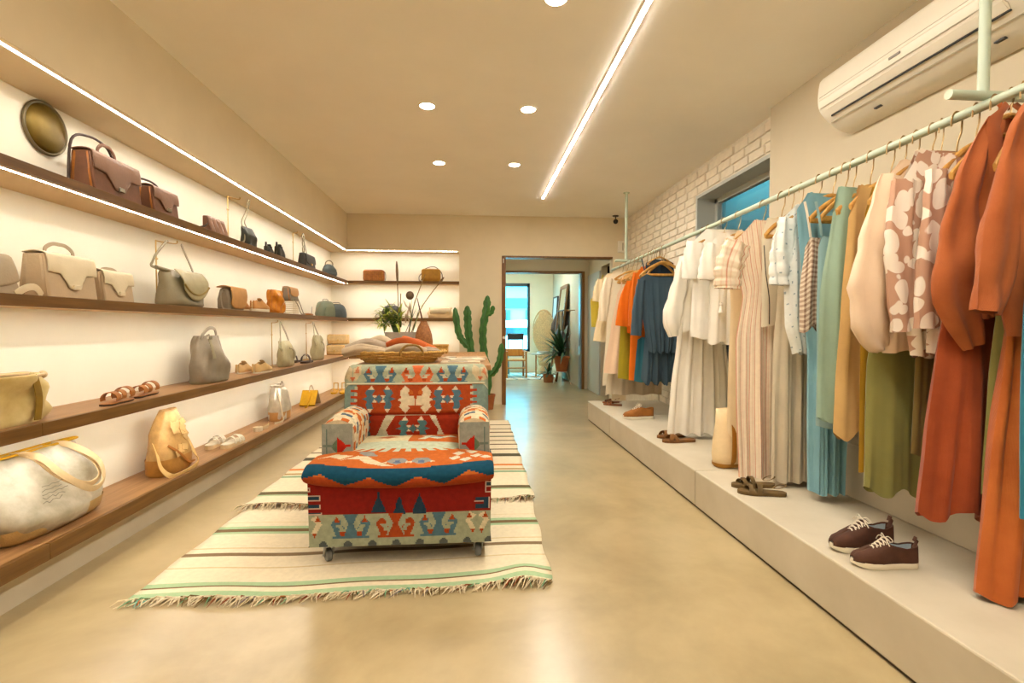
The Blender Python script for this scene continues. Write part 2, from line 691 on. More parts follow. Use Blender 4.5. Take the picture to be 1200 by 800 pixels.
df = thing('door_frame', 'brown wooden frame lining the wide opening in the back wall', 'door frame', (DX0, YB, 0))
obj('post', MB().box(-.002, .055, -.02, .16, 0, DZ), M_FRAME, df, smooth=False, bevel=.003)
obj('lintel', MB().box(.055, 1.59, -.015, .16, DZ - .022, DZ + .002), M_FRAME, df, smooth=False, bevel=.003)
obj('latch_plate', MB().lathe([(.001, 0), (.02, 0), (.02, .006), (.001, .006)], 14).xf(Matrix.Translation((.027, -.02, .95)) @ Matrix.Rotation(PI / 2, 4, 'X')), M_WHITE, df)
obj('hinge', MB().tube([(.02, -.026, 2.0), (.02, -.026, 2.06)], .007, 8), M_WHITE, df)
df = thing('door_frame', 'thin brown wooden frame of the second opening, beyond the passage', 'door frame', (.30, PY1, 0))
obj('post', MB().box(1.605, 1.65, -.02, .19, 0, 2.075), M_FRAME, df, smooth=False, bevel=.003)
obj('lintel', MB().box(0, 1.605, -.02, .19, 2.045, 2.077), M_FRAME, df, smooth=False, bevel=.003)
obj('metal_edge', MB().box(1.58, 1.604, .02, .16, 0, 2.045), mat('cool_steel', (150, 170, 180), .3, .05, metal=.6), df, smooth=False, bevel=.002)

FY = 12.0
M_FARWALL = mat('far_room_plaster', (238, 224, 196), .85, .03, 3.)
struct('ceiling_far_room', MB().box(-.9, 2.4, 8.8, FY + .2, 2.6, 2.7), M_CEIL)
struct('wall_far_left', MB().box(-.9, -.8, 8.8, FY, 0, 2.6), M_FARWALL)
fw = MB()
fw.box(-.8, .20, FY, FY + .18, 0, 2.6)
fw.box(.20, 1.37, FY, FY + .18, 2.16, 2.6)
fw.box(.20, 1.37, FY, FY + .18, 0, .50)
fw.box(1.37, 2.4, FY, FY + .18, 0, 2.6)
struct('wall_far_back', fw, M_FARWALL)


def brick_paint():
    m, nt, N, L, P = nodes_of('far_white_brick')
    tc = N.new('ShaderNodeTexCoord')
    mp = N.new('ShaderNodeMapping')
    mp.inputs['Rotation'].default_value = (PI / 2, 0, PI / 2)
    L.new(tc.outputs['Object'], mp.inputs[0])
    b = N.new('ShaderNodeTexBrick')
    b.inputs['Color1'].default_value = (*lin((240, 232, 212)), 1)
    b.inputs['Color2'].default_value = (*lin((230, 220, 198)), 1)
    b.inputs['Mortar'].default_value = (*lin((196, 184, 160)), 1)
    b.inputs['Scale'].default_value = 1
    b.inputs['Brick Width'].default_value = .226
    b.inputs['Row Height'].default_value = .077
    b.inputs['Mortar Size'].default_value = .008
    L.new(mp.outputs[0], b.inputs[0])
    L.new(b.outputs[0], P.inputs['Base Color'])
    P.inputs['Roughness'].default_value = .8
    bp = N.new('ShaderNodeBump')
    bp.inputs['Strength'].default_value = .6
    bp.inputs['Distance'].default_value = .01
    bp.invert = True
    L.new(b.outputs[1], bp.inputs['Height'])
    L.new(bp.outputs[0], P.inputs['Normal'])
    return m


struct('wall_far_right', MB().box(1.93, 2.4, 8.8, FY, 0, 2.6), brick_paint())
wf = MB()
M_WFRAME = mat('dark_teal_frame', (40, 62, 66), .4)
for x0, x1, z0, z1 in ((.20, .26, .50, 2.16), (1.31, 1.37, .50, 2.16), (.20, 1.37, 2.08, 2.16), (.20, 1.37, .50, .56)):
    wf.box(x0, x1, FY + .02, FY + .08, z0, z1)
w2_ = struct('window_2', wf, M_WFRAME)
struct('pane', MB().box(.26, 1.31, FY + .046, FY + .052, .56, 2.08), M_GLASS, w2_)
t = thing('ceiling_lamp', 'flat square ceiling lamp of the far room, hidden above its doorway', 'light', (.9, 10.2, 2.6))
obj('diffuser', MB().box(-.25, .25, -.25, .25, -.02, 0), lamp_mat('far_lamp', 38, (1.0, .93, .80)), t, smooth=False)
t = thing('ceiling_lamp', 'small square lamp added unseen on the passage ceiling for extra light', 'light', (1.1, 7.6, 2.42))  # added lamp, brightens passage and far room from out of sight
obj('diffuser', MB().box(-.1, .1, -.1, .1, -.02, 0), lamp_mat('passage_fill_lamp', 26, (1.0, .92, .78)), t, smooth=False)


# ------------------------------------------------------------------ kilim armchair
def seg_in(poly, x, y):
    c = False
    j = len(poly) - 1
    for i in range(len(poly)):
        xi, yi = poly[i]
        xj, yj = poly[j]
        if (yi > y) != (yj > y) and x < (xj - xi) * (y - yi) / (yj - yi) + xi:
            c = not c
        j = i
    return c


class Weave:
    """A woven design: a ground colour and polygons, later ones on top, in the panel's own units."""

    def __init__(s, ground):
        s.g = lin(ground)
        s.l = []

    def poly(s, col, pts):
        xs, ys = [p[0] for p in pts], [p[1] for p in pts]
        s.l.append((min(xs), max(xs), min(ys), max(ys), pts, lin(col)))

    def rect(s, col, x0, y0, x1, y1):
        s.poly(col, [(x0, y0), (x1, y0), (x1, y1), (x0, y1)])

    def sym(s, col, cx, pts):
        s.poly(col, [(cx + p, q) for p, q in pts])
        s.poly(col, [(cx - p, q) for p, q in pts])

    def at(s, x, y):
        for a, b, c, d, pts, col in reversed(s.l):
            if a <= x <= b and c <= y <= d and seg_in(pts, x, y):
                return col
        return s.g


SAGE, RUST, RED, NAVY = (164, 168, 140), (174, 72, 28), (138, 30, 18), (20, 72, 94)
BLUE, CREAM, ORNG, TEAL, GREEN = (84, 116, 128), (226, 208, 172), (198, 104, 40), (128, 148, 138), (84, 116, 74)
DKBL, PINK, DUST = (38, 62, 78), (220, 178, 146), (150, 150, 144)
M_KILIM = pattern_mat('kilim_weave', .92, .45, 260., .16, .76)


def hooks(w, cx, y0, y1, col, inner, s=1.0):
    """The double hooked motif of the border bands."""
    h = (y1 - y0) / 26.0
    Y = lambda t: y0 + t * h
    w.sym(col, cx, [(0, Y(0)), (9 * s, Y(0)), (3.2 * s, Y(10)), (4.5 * s, Y(14)), (11 * s, Y(26)), (0, Y(26))])
    w.sym(col, cx, [(12 * s, Y(24.5)), (8 * s, Y(15)), (12 * s, Y(11)), (13 * s, Y(6)), (19 * s, Y(4)), (25 * s, Y(10)), (18.5 * s, Y(24.5))])
    w.sym(inner, cx, [(9.5 * s, Y(15.5)), (12 * s, Y(10.5)), (18 * s, Y(11)), (20 * s, Y(12.5)), (14.5 * s, Y(15)), (15 * s, Y(18.5)), (7 * s, Y(18.5))])
    if col != RUST and col != ORNG:
        w.sym(RUST, cx, [(6.5 * s, Y(18.5)), (14.5 * s, Y(18.5)), (13 * s, Y(24.5)), (8.5 * s, Y(24.5))])
        w.sym(RUST, cx, [(14 * s, Y(8)), (17.5 * s, Y(1)), (21 * s, Y(8))])
    w.rect(col, cx - 23 * s, Y(24.5), cx + 23 * s, Y(26))


def aitch(w, cx, y0, y1, col, tip):
    """The H-shaped motif with pale tips on the chair back."""
    h = (y1 - y0) / 32.0
    Y = lambda t: y0 + t * h
    w.sym(col, cx, [(4.5, Y(5)), (14, Y(5)), (16, Y(9)), (13, Y(13)), (19, Y(15.5)), (13, Y(18)), (15, Y(23)), (13, Y(27)), (6, Y(27)), (8, Y(20)), (4, Y(17)), (4, Y(14)), (8, Y(11))])
    w.sym(tip, cx, [(5.5, Y(5)), (9, Y(0)), (12.5, Y(5))])
    w.sym(tip, cx, [(6.5, Y(27)), (13, Y(27)), (10, Y(32))])
    w.poly(col, [(cx, Y(10)), (cx + 4, Y(15.5)), (cx, Y(21)), (cx - 4, Y(15.5))])
    w.sym(tip, cx, [(2, Y(11.5)), (7.5, Y(11.5)), (5, Y(15))])
    w.sym(tip, cx, [(2, Y(19.5)), (7.5, Y(19.5)), (5, Y(16))])


# ---- lower front panel, in photograph-sized units 366..579 by 573..640
wf_ = Weave(SAGE)
wf_.rect(RED, 366, 570, 580, 607)
for k, c in enumerate((447, 471, 494.5)):
    hw = (9, 7, 9)[k]
    top = (585, 587, 587)[k]
    for i in range(7):
        y = top + i * 3.1
        wf_.rect(DKBL, c - hw * (i + .6) / 7, y, c + hw * (i + .6) / 7, y + 3.15)
wf_.rect(GREEN, 420, 575, 525, 580)
wf_.rect(SAGE, 420, 578.6, 525, 579.8)
for y0, y1, x1 in ((578, 583, 368.5), (587, 592.5, 380.5), (596, 601.5, 380), (604.5, 607, 381)):
    wf_.rect((206, 178, 160), 365, y0, x1, y1)
    wf_.rect(DKBL if y0 > 580 else RED, 365, y0 + 1, x1 - 1.2, y1 - 1)
wf_.rect((206, 178, 160), 560, 592.5, 577, 605)
wf_.rect(DKBL, 561, 593.5, 576.5, 604.5)
wf_.rect((206, 178, 160), 559.5, 596.5, 571, 600.7)
wf_.rect(RED, 559, 597.4, 570, 599.8)
wf_.rect((206, 178, 160), 572, 576, 579, 588)
wf_.rect(DKBL, 573.2, 577, 579, 581)
wf_.rect(RED, 573.2, 582.2, 579, 587)
for cx, c, inn in ((414.5, BLUE, SAGE), (466.5, RUST, SAGE), (517, BLUE, SAGE)):
    hooks(wf_, cx, 608, 632.5, c, inn, .92)
for cx in (367, 563):
    wf_.sym(CREAM, cx, [(1, 612), (9, 608), (14, 618), (5, 631), (2, 626), (8, 617)])
    wf_.sym(RUST, cx, [(6, 614.5), (9.5, 609), (13, 614.5)])
    wf_.sym(RUST, cx, [(2.5, 627), (8, 627), (5.5, 632)])
for cx in (382, 411, 439, 467, 495, 523, 551, 577):
    wf_.poly((86, 90, 86), [(cx + 5.2 * math.cos(a), 641 - 5.6 * math.sin(a)) for a in [PI * i / 8 for i in range(9)]])

# ---- seat cushion: x 0..1 across, y 0 (front, low) .. 1 (rear)
ws = Weave(ORNG)
ws.rect(RUST, -.1, -.1, 1.1, .12)
zz = [(-.02, .092), (.10, .136), (.225, .074), (.345, .128), (.475, .068), (.595, .132), (.73, .074), (.855, .146), (.975, .095), (1.02, .105)]
ws.poly(NAVY, zz + [(1.02, .210), (.75, .190), (.5, .180), (.25, .184), (-.02, .206)])
ws.poly(CREAM, [(.12, .225), (.20, .31), (.26, .31), (.30, .25), (.40, .20), (.46, .20), (.36, .28), (.30, .36), (.24, .37)])
ws.poly(CREAM, [(.04, .30), (.10, .34), (.16, .30), (.22, .37), (.12, .39)])
for cx in (.47, .60):
    ws.poly(DUST, [(cx - .06, .27), (cx, .22), (cx + .06, .27), (cx + .03, .33), (cx - .03, .33)])
    ws.poly(CREAM, [(cx - .075, .26), (cx - .05, .245), (cx - .05, .28)])
    ws.poly(CREAM, [(cx + .075, .26), (cx + .05, .245), (cx + .05, .28)])
    ws.poly((96, 112, 140), [(cx - .02, .25), (cx + .02, .25), (cx + .01, .29), (cx - .01, .29)])
ws.poly(DUST, [(.20, .44), (.30, .36), (.36, .37), (.30, .43)])
for cx, cy in ((.78, .30), (.84, .26), (.90, .32), (.80, .38), (.88, .40), (.95, .29)):
    ws.poly((220, 214, 190), [(cx - .035, cy), (cx - .005, cy - .04), (cx + .035, cy), (cx + .01, cy + .035)])
ws.poly((196, 204, 176), [(-.1, .50), (1.1, .47), (1.1, .66), (-.1, .68)])
for i in range(12):
    x = -.02 + i * .085
    ws.rect((196, 204, 176), x, .435 + .02 * abs(i - 5.5) / 5.5, x + .045, .52)
ws.rect((222, 208, 164), -.1, .65, .48, 1.1)
ws.rect(ORNG, .485, .62, 1.1, 1.1)
ws.poly((186, 110, 70), [(.15, .80), (.28, .74), (.38, .80), (.28, .86)])
ws.poly(TEAL, [(.10, .90), (.40, .88), (.40, .92), (.10, .94)])
ws.poly((210, 214, 190), [(.56, .68), (.63, .68), (.66, .76), (.74, .70), (.84, .80), (.92, .80), (.86, .87), (.76, .80), (.66, .88), (.58, .84), (.62, .78)])
ws.poly((118, 142, 150), [(.64, .76), (.72, .79), (.80, .76), (.76, .82), (.68, .82)])
ws.rect((214, 210, 184), .94, .62, 1.1, 1.1)
for i in range(4):
    ws.rect((96, 116, 118), .96, .66 + i * .09, 1.1, .70 + i * .09)

# ---- chair back: photograph-sized units 405..572 by 418..515
wb_ = Weave(TEAL)
wb_.rect((170, 176, 148), 400, 414, 580, 443)
for cx, c in ((446.5, BLUE), (489.5, (216, 108, 58)), (530, BLUE)):
    hooks(wb_, cx, 426, 442, c, (196, 188, 158), .76)
for cx in (415.5, 562.5):
    wb_.sym((206, 186, 148), cx, [(1, 428), (8, 425), (10, 431), (3, 441), (0, 437)])
    wb_.poly((196, 106, 66), [(cx - 3, 436), (cx + 3, 436), (cx, 441)])
    wb_.poly((206, 130, 90), [(cx + 2, 431), (cx + 5, 426), (cx + 8, 431)])
wb_.rect((212, 206, 178), 404, 442.5, 574, 444.5)
wb_.poly(RUST, [(421, 444.5), (553, 444.5), (552, 520), (421, 520)])
wb_.poly((158, 48, 20), [(421, 478), (552, 478), (552, 520), (421, 520)])
for i in range(6):
    y = 446.5 + 7.2 * i
    wb_.rect((196, 192, 160), 418, y, 421.4, y + 3.5)
    wb_.rect((184, 62, 26), 413.5, y + 3.6, 421.4, y + 6.4)
    wb_.rect((196, 192, 160), 551, y, 554, y + 3.4)
    wb_.rect((184, 62, 26), 551, y + 3.6, 559, y + 6.2)
aitch(wb_, 446.5, 445.5, 477, BLUE, CREAM)
aitch(wb_, 524.5, 446, 478, BLUE, CREAM)
wb_.sym(CREAM, 488, [(1.5, 458), (8, 457), (6, 455), (7, 450), (12, 445.5), (18, 453), (16, 460), (19, 461), (19, 463), (15.5, 464), (18, 470), (11, 477.5), (6, 471), (9, 468), (0, 469)])
wb_.sym((196, 100, 40), 488, [(3, 452), (7, 450), (9, 456), (3, 456)])
wb_.poly((206, 196, 164), [(455, 479.5), (466, 479.5), (455, 497), (461.5, 513), (456.5, 513), (450, 503), (444, 513), (440, 513)])
wb_.poly((206, 196, 164), [(511, 481), (504, 480.5), (514.5, 497), (509, 513), (524.5, 513)])
wb_.rect((206, 196, 164), 460, 479.3, 505, 480.6)
aitch(wb_, 485.5, 481, 511, (88, 128, 128), CREAM)
for x in (429, 537):
    for i in range(4):
        y = 480 + i * 7.2
        wb_.poly((72, 104, 98), [(x, y), (x + 9, y), (x + 6.5, y + 3.5), (x + 9, y + 7), (x, y + 7), (x + 2.5, y + 3.5)])

ch = thing('kilim_armchair', 'club armchair on casters covered in red, orange and blue kilim weave', 'armchair', (-.335, 2.28, .011))
# local frame: x across (half width .42), y backwards from the front panel, z up
HWC = .415


def px_u(x):                                  # panel column of the lower front
    return (x - 366) / 213.0


base = MB()
base.grid(lambda u, v: Vector(((u - .5) * 2 * HWC * (1.0 - .012 * (1 - v)), .004 * math.sin(PI * u) * -1, .09 + .295 * v)), 150, 56,
          colfn=lambda u, v: wf_.at(366 + 213 * u, 641.5 - 68 * v))
obj('front_panel', base, M_KILIM, ch)
body = MB()


def side_col(u, v):
    return lin(RED) if v > .5 else lin(SAGE) if int(u * 9) % 2 else lin(BLUE)


for sx in (-1, 1):
    body.grid(lambda u, v, sx=sx: Vector((sx * HWC * (1 - .012 * (1 - v)), .82 * u, .09 + .295 * v)), 18, 6, colfn=side_col)
body.add([(-HWC, 0, .09), (HWC, 0, .09), (HWC, .82, .09), (-HWC, .82, .09)], [(0, 1, 2, 3)], [lin((60, 50, 40))])
body.add([(-HWC, 0, .385), (HWC, 0, .385), (HWC, .82, .385), (-HWC, .82, .385)], [(0, 1, 2, 3)], [lin(RED)])
body.add([(-HWC, .82, .09), (HWC, .82, .09), (HWC, .82, .45), (-HWC, .82, .45)], [(0, 1, 2, 3)], [lin(TEAL)])
obj('base_frame', body, M_KILIM, ch)


def sm(a, b, x):
    t = min(max((x - a) / (b - a), 0), 1)
    return t * t * (3 - 2 * t)


def seat_pt(u, v):
    """v runs from the underside front edge over the front roll to the rear."""
    e = abs(2 * u - 1)
    if v < .2:
        a = -PI / 2 + (v / .2) * PI * .93
        y, z = .035 - .080 * math.cos(a), .052 * math.sin(a)
        th = 1.0
    else:
        t = (v - .2) / .8
        a = -PI / 2 + PI * .93
        y = (.035 - .080 * math.cos(a)) + t * .60
        z = .052 * math.sin(a) * (1 - t) + .050 * t + .020 * math.sin(PI * min(t * 1.1, 1)) * (1 - .9 * e ** 2)
    hw = .435 - .145 * sm(.16, .24, y)
    rnd = (1 - e ** 12) ** .45 if e < 1 else 0
    sag = -.026 * (1 - e ** 2) * (1 - sm(.1, .4, y)) if v > .02 else -.008 * (1 - e * e)
    return Vector(((2 * u - 1) * hw * (1 - .02 * (1 - rnd)), y, .424 + z * (.55 + .45 * rnd) + sag))


seat = MB()
seat.grid(seat_pt, 120, 110, colfn=lambda u, v: ws.at(u, v))
rim_l = [seat_pt(0, j / 40) for j in range(41)]
for k, sx in enumerate((0, 1)):
    ring = [seat_pt(sx, j / 40) for j in range(41)]
    cen = Vector((ring[0].x, .3, .41))
    seat.add(ring + [Vector((ring[0].x, ring[-1].y, .385)), Vector((ring[0].x, .05, .37))], [tuple(range(43))], [lin(NAVY)])
obj('seat_cushion', seat, M_KILIM, ch)
obj('seat_underside', MB().box(-.42, .42, .02, .64, .375, .40), cloth('kilim_lining', (150, 66, 30)), ch, bevel=.01)


# arms: rolled tops, flat end panels
def arm_col(s, t):
    """s over the roll from outside to inside, t from the front end to the rear."""
    k = int(t * 26)
    q = int(s * 30)
    if t < .07:
        return lin(ORNG) if (q % 4) in (0, 1) and .22 < s < .95 else lin(CREAM)
    d = t + .22 * abs(s - .45)
    r = int(d * 17)
    if r in (3,):
        return lin((78, 96, 112)) if (q % 5) < 3 else lin(CREAM)
    if r in (5, 6):
        return lin(ORNG) if (q + r) % 4 < 3 else lin((236, 198, 140))
    if r in (8,):
        return lin((214, 140, 60)) if q % 3 else lin(CREAM)
    if r in (9, 13):
        return lin((70, 84, 98)) if q % 5 < 3 else lin((206, 196, 166))
    if r in (11,):
        return lin((206, 92, 30)) if q % 4 < 2 else lin(CREAM)
    return lin((222, 206, 170)) if (q + k) % 7 else lin((190, 186, 160))


arm_front = Weave((158, 160, 146))
arm_front.poly((104, 124, 96), [(.30, .52), (.52, .34), (.52, .74)])
arm_front.poly((188, 40, 20), [(.50, .30), (.84, .52), (.50, .76)])
arm_front.rect((188, 40, 20), .80, .49, .92, .55)
arm_front.rect((104, 124, 112), .14, .1, .19, .92)
arm_front.rect((120, 134, 120), .02, .495, .34, .53)
for sx in (-1, 1):
    # cross section in x (from outside edge inwards) and z
    def sec(s, f=1.0):
        o = .418
        if s < .30:
            return Vector((o - .002, 0, .37 + .20 * (s / .30)))
        if s < .72:
            a = PI * (s - .30) / .42
            return Vector((o - .082 + .082 * math.cos(a) * f, 0, .57 + .062 * math.sin(a) * f))
        return Vector((o - .164 + .01 * (s - .72) / .28, 0, .57 - .19 * (s - .72) / .28))

    def arm_pt(s, t, sx=sx):
        p = sec(s)
        y = .215 + .47 * t
        puff = .012 * math.sin(PI * min(1, t * 1.4)) * (1 if .3 < s < .9 else 0)
        f = .975 + .025 * sm(0, .06, t)
        return Vector((sx * ((p.x - .336) * f + .336), y, .48 + (p.z - .48) * f + puff + .012 * t))

    a = MB()
    a.grid(arm_pt, 60, 62, colfn=arm_col)
    arm = obj('armrest', a, M_KILIM, ch)
    n = 40
    ring = [arm_pt(i / n, 0) + Vector((0, -.003, 0)) for i in range(n + 1)]
    z0, z1 = .37, max(p.z for p in ring)

    def fp(u, v, sx=sx):
        z = z0 + (z1 - .018 - z0) * v
        return Vector((sx * (.413 - .150 * u), .211 - .006 * math.sin(PI * u) * math.sin(PI * v), z))

    e = MB()
    e.grid(fp, 28, 40, colfn=lambda u, v: arm_front.at(u, 1.0 - (v - .12) / .88))
    e.add(ring, [tuple(range(n + 1))], [lin(CREAM)])
    obj('end_panel', e, M_KILIM, arm, label='grey woven end panel with a red and green diamond')

# back: thick slab with rounded top corners and a rolled top
BX0, BX1 = -.41, .42


def back_pt(u, v):
    """v from the seat up the front face and over the top to the rear."""
    x = BX0 + (BX1 - BX0) * u
    e = abs(2 * u - 1)
    drop = .045 * max(0, (e - .90) / .10) ** 2.2
    zt = .868 - drop
    if v < .80:
        t = v / .80
        z = .40 + (zt - .045 - .40) * t
        y = .565 + .055 * t - .035 * math.sin(PI * min(1, t * 1.02)) * (1 - e ** 3)
        if abs(t - .44) < .05 and e < .75:
            y += .014 * (1 - abs(t - .44) / .05)
        y += .03 * max(0, (e - .93) / .07) ** 2
    else:
        a = (v - .80) / .20 * PI * .9
        y = .62 + .075 - .075 * math.cos(a)
        z = zt - .045 + .045 * math.sin(a)
        y += .02 * max(0, (e - .93) / .07) ** 2
    return Vector((x, y, z))


def back_col(u, v):
    x = 405 + 167 * u
    if v < .80:
        y = 519 - (519 - 431) * (v / .80)
    else:
        y = 431 - 6 * min(1, (v - .80) / .09)
    if v > .92:
        return lin((170, 176, 148))
    return wb_.at(x, y)


b = MB()
b.grid(back_pt, 150, 120, colfn=back_col)
bk = obj('backrest', b, M_KILIM, ch)
sd = MB()
for u in (0, 1):
    ring = [back_pt(u, j / 40) for j in range(41)]
    sd.add(ring + [Vector((ring[0].x, .80, .82)), Vector((ring[0].x, .80, .40))], [tuple(range(43))])
sd.add([back_pt(0, 1), back_pt(1, 1), Vector((BX1, .80, .40)), Vector((BX0, .80, .40))], [(0, 1, 2, 3)])
obj('back_cover', sd, cloth('kilim_plain', TEAL), bk)
obj('welt', MB().tube([(BX0 + .02 + (BX1 - BX0 - .04) * i / 20, back_pt(.03 + .94 * i / 20, (519 - 443.5) / 88 * .80).y - .003, back_pt(.5, (519 - 443.5) / 88 * .80).z) for i in range(21)], .004, 6), cloth('kilim_cord', (212, 206, 178)), bk)
# casters
M_STEEL = mat('zinc_steel', (168, 166, 158), .4, .1, 20., metal=.6)
M_RUBBER = mat('grey_rubber', (112, 112, 108), .6, .1)
for cx, cy, rot in ((-.335, .045, .5), (.355, .045, .1), (-.32, .76, .3), (.353, .76, -.3)):
    c = MB()
    M = Matrix.Translation((cx, cy, 0)) @ Matrix.Rotation(rot, 4, 'Z') @ Matrix.Diagonal((1.3, 1.15, 1, 1))
    c.box(-.022, .022, -.022, .022, .083, .09, M=M)
    for s_ in (-1, 1):
        c.loft([[M @ Vector((s_ * .015 + k * .0015, y, z)) for k, y, z in ((-1, -.016, .08), (1, -.016, .08), (1, .012, .08), (-1, .012, .08))],
                [M @ Vector((s_ * .016 + k * .0015, y, z)) for k, y, z in ((-1, .008, .026), (1, .008, .026), (1, .024, .026), (-1, .024, .026))]])
    c.tube([M @ Vector((-.02, .016, .029)), M @ Vector((.02, .016, .029))], .004, 8)
    cs = obj('caster', c, M_STEEL, ch)
    w = MB()
    w.lathe([(.004, -.011), (.024, -.011), (.029, -.007), (.029, .007), (.024, .011), (.004, .011)], 18)
    w.xf(M @ Matrix.Translation((0, .016, .029)) @ Matrix.Rotation(PI / 2, 4, 'Y'))
    obj('wheel', w, M_RUBBER, cs)

# ------------------------------------------------------------------ flat woven rugs
CRM, MINT, BRN, FNT = (226, 212, 180), (164, 190, 148), (120, 98, 66), (208, 186, 144)
M_RUG = pattern_mat('rug_weave', .95, .5, 180., .07, .92)


def floor_y(py):
    d = CR * 0 + CU * (400 - py) + CF * FPX
    return -EYE / d.z * d.y


def rug(name, label, y0, y1, xl, xr, z, stripes, waves):
    t = thing(name, label, 'rug', (0, y0, 0))
    ny, nx = 220, 44
    ys = [(floor_y(a) - y0, floor_y(b) - y0, c) for a, b, c in stripes]
    L_ = y1 - y0

    def wav(x):
        return .018 * math.sin(x * 3.1 + 1) + .009 * math.sin(x * 9.2)

    def P(u, v):
        y = v * L_
        x = xl(y + y0) + (xr(y + y0) - xl(y + y0)) * u
        k = math.exp(-y / .45)
        zz_ = z
        for wx, wy, hgt, sx_, sy_ in waves:
            zz_ += hgt * math.exp(-((x - wx) / sx_) ** 2 - ((y - wy) / sy_) ** 2)
        return Vector((x + .006 * math.sin(y * 14), y + wav(x) * (1 - .7 * v), zz_))

    def colr(u, v):
        y = v * L_
        for a, b, c in ys:
            lo, hi = min(a, b), max(a, b)
            if lo <= y <= hi:
                return lin(c)
        return lin(CRM)

    g = MB()
    g.grid(P, nx, ny, colfn=colr)
    obj('weave', g, M_RUG, t, solid=.006)
    return t, P


t, RP = rug('striped_rug', 'cream flatwoven rug with mint and brown stripes under the armchair casters', 2.055, 3.30,
            lambda y: -1.39 + .02 * (y - 2.05), lambda y: .335 + .03 * (y - 2.05), .005,
            [(686, 681.5, MINT), (681.5, 677, CRM), (681, 680, MINT), (679.5, 675.5, BRN), (675.5, 670.5, MINT), (654.8, 653.8, FNT), (642, 638.4, (132, 110, 80)), (633.6, 632.8, FNT),
             (617.5, 615.2, MINT), (615.2, 611.8, BRN), (611.8, 608.8, MINT), (605, 604.4, FNT)],
            [(.22, .06, .028, .10, .12), (-1.0, .04, .012, .2, .1)])


def fringe(t, P, n, label, seed):
    r = random.Random(seed)
    cols = [(CRM, 22), ((216, 200, 164), 12), ((120, 168, 128), 3), ((146, 70, 40), 2), ((112, 90, 50), 3), ((190, 120, 70), 1), ((130, 120, 120), 2), ((120, 176, 160), 2)]
    bag = [c for c, k in cols for _ in range(k)]
    f = MB()
    for i in range(n):
        u = (i + r.random()) / n
        p = P(u, 0)
        ln = r.uniform(.012, .06)
        dx = r.uniform(-.05, .03) - .012
        c = lin(bag[int(abs(math.sin(u * 37)) * 7 + r.random() * (len(bag) - 8)) % len(bag)])
        pts = [p + Vector((0, .01, .002)), p + Vector((dx * .4, -ln * .5, .006 + r.uniform(0, .012))), p + Vector((dx, -ln, .004 - p.z + .003))]
        q = len(f.f)
        f.tube(pts, [.0025, .003, .001], 4, caps=False, col=None)
        for k in range(q, len(f.f)):
            f.c[k] = c
    o = obj('fringe', f, M_RUG, t, label=label)
    o['kind'] = 'stuff'


fringe(t, RP, 300, 'tangled fringe with mint and rust threads', 3)
t, RP2 = rug('striped_rug', 'second cream striped rug reaching from under the armchair towards the cacti', 3.06, 5.72,
             lambda y: -1.39 - .0 * y, lambda y: .38 + .01 * (y - 3), .013,
             [(588.5, 587.0, BRN), (576.5, 575, MINT), (575, 572.2, (104, 92, 62)), (556.5, 554, (140, 168, 132)), (552.8, 551.6, (170, 140, 90)), (548.2, 546.3, (214, 128, 62)),
              (537, 533.6, (84, 80, 58)), (529, 527.6, (112, 100, 78)), (523.2, 522, (104, 84, 64)), (518.6, 517.4, (112, 90, 66)), (513.6, 512.5, (110, 112, 90)), (508.7, 507.7, (110, 90, 70)), (504.4, 503.5, (96, 78, 60)), (499.6, 498.7, (104, 88, 66))],
             [(.33, .03, .02, .08, .1), (-1.2, .03, .018, .25, .06)])
fringe(t, RP2, 260, 'tangled fringe of brown and cream threads', 9)

# ------------------------------------------------------------------ clothes rail
RX = 1.78


def rail_z(y):
    return 1.886 - .0085 * y


t = thing('clothes_rail', 'long pale sage green steel clothes rail hung from the ceiling on two posts', 'rail', (RX, 0, 0))
obj('rail_tube', MB().tube([(0, .7, rail_z(.7)), (0, 6.30, rail_z(6.3))], .0165, 16), M_SAGE, t)
for py in (1.60, 5.66):
    z = rail_z(py)
    obj('post', MB().tube([(-.005, py + .02, z + .036), (-.005, py + .02, CH)], .0165, 16), M_SAGE, t)
    obj('cross_arm', MB().tube([(-.135, py + .02, z + .034), (.19, py + .02, z + .034)], .0165, 16), M_SAGE, t)
    obj('ceiling_flange', MB().lathe([(.001, -.008), (.036, -.008), (.036, 0), (.001, 0)], 20, (-.005, py + .02, CH)), M_SAGE, t)

# ------------------------------------------------------------------ hangers
M_BAMBOO = mat('bamboo_hanger', (206, 158, 78), .5, .12, 30., .1, c2=(170, 120, 50))
M_HOOK = mat('hanger_hook_wire', (168, 138, 92), .35, .1, metal=.7)


def make_hanger(label):
    h = thing('clothes_hanger', label, 'hanger', (0, 0, 0), 0, 'hangers on the clothes rail')
    c = [Vector((.0225 * math.cos(a), 0, .0225 * math.sin(a))) for a in [PI * (1.12 - 1.22 * i / 12) for i in range(13)]]
    c += [Vector((.019, 0, -.022)), Vector((.006, 0, -.042)), Vector((0, 0, -.078))]
    obj('hook', MB().tube(smooth_path(c, 2), .0032, 8), M_HOOK, h)
    arms = [Vector((s * x, 0, z)) for s in (-1, 1) for x, z in ((.0, -.072), (.07, -.085), (.15, -.112), (.208, -.140))]
    bar = MB()
    bar.tube(smooth_path([arms[3], arms[2], arms[1], arms[0], arms[5], arms[6], arms[7]], 4), [.009] * 25, 8)
    obj('shoulder_bar', bar, M_BAMBOO, h)
    obj('cross_bar', MB().tube([(-.197, 0, -.141), (.197, 0, -.141)], .0075, 8), M_BAMBOO, h)
    return h


LY = [0.0, 1.7, .2]                            # place, shoulder height and half width of the garment made last
HANGER0 = [make_hanger('bamboo hanger under the yellow top at the far end of the rail')]
hanger_used = [False]


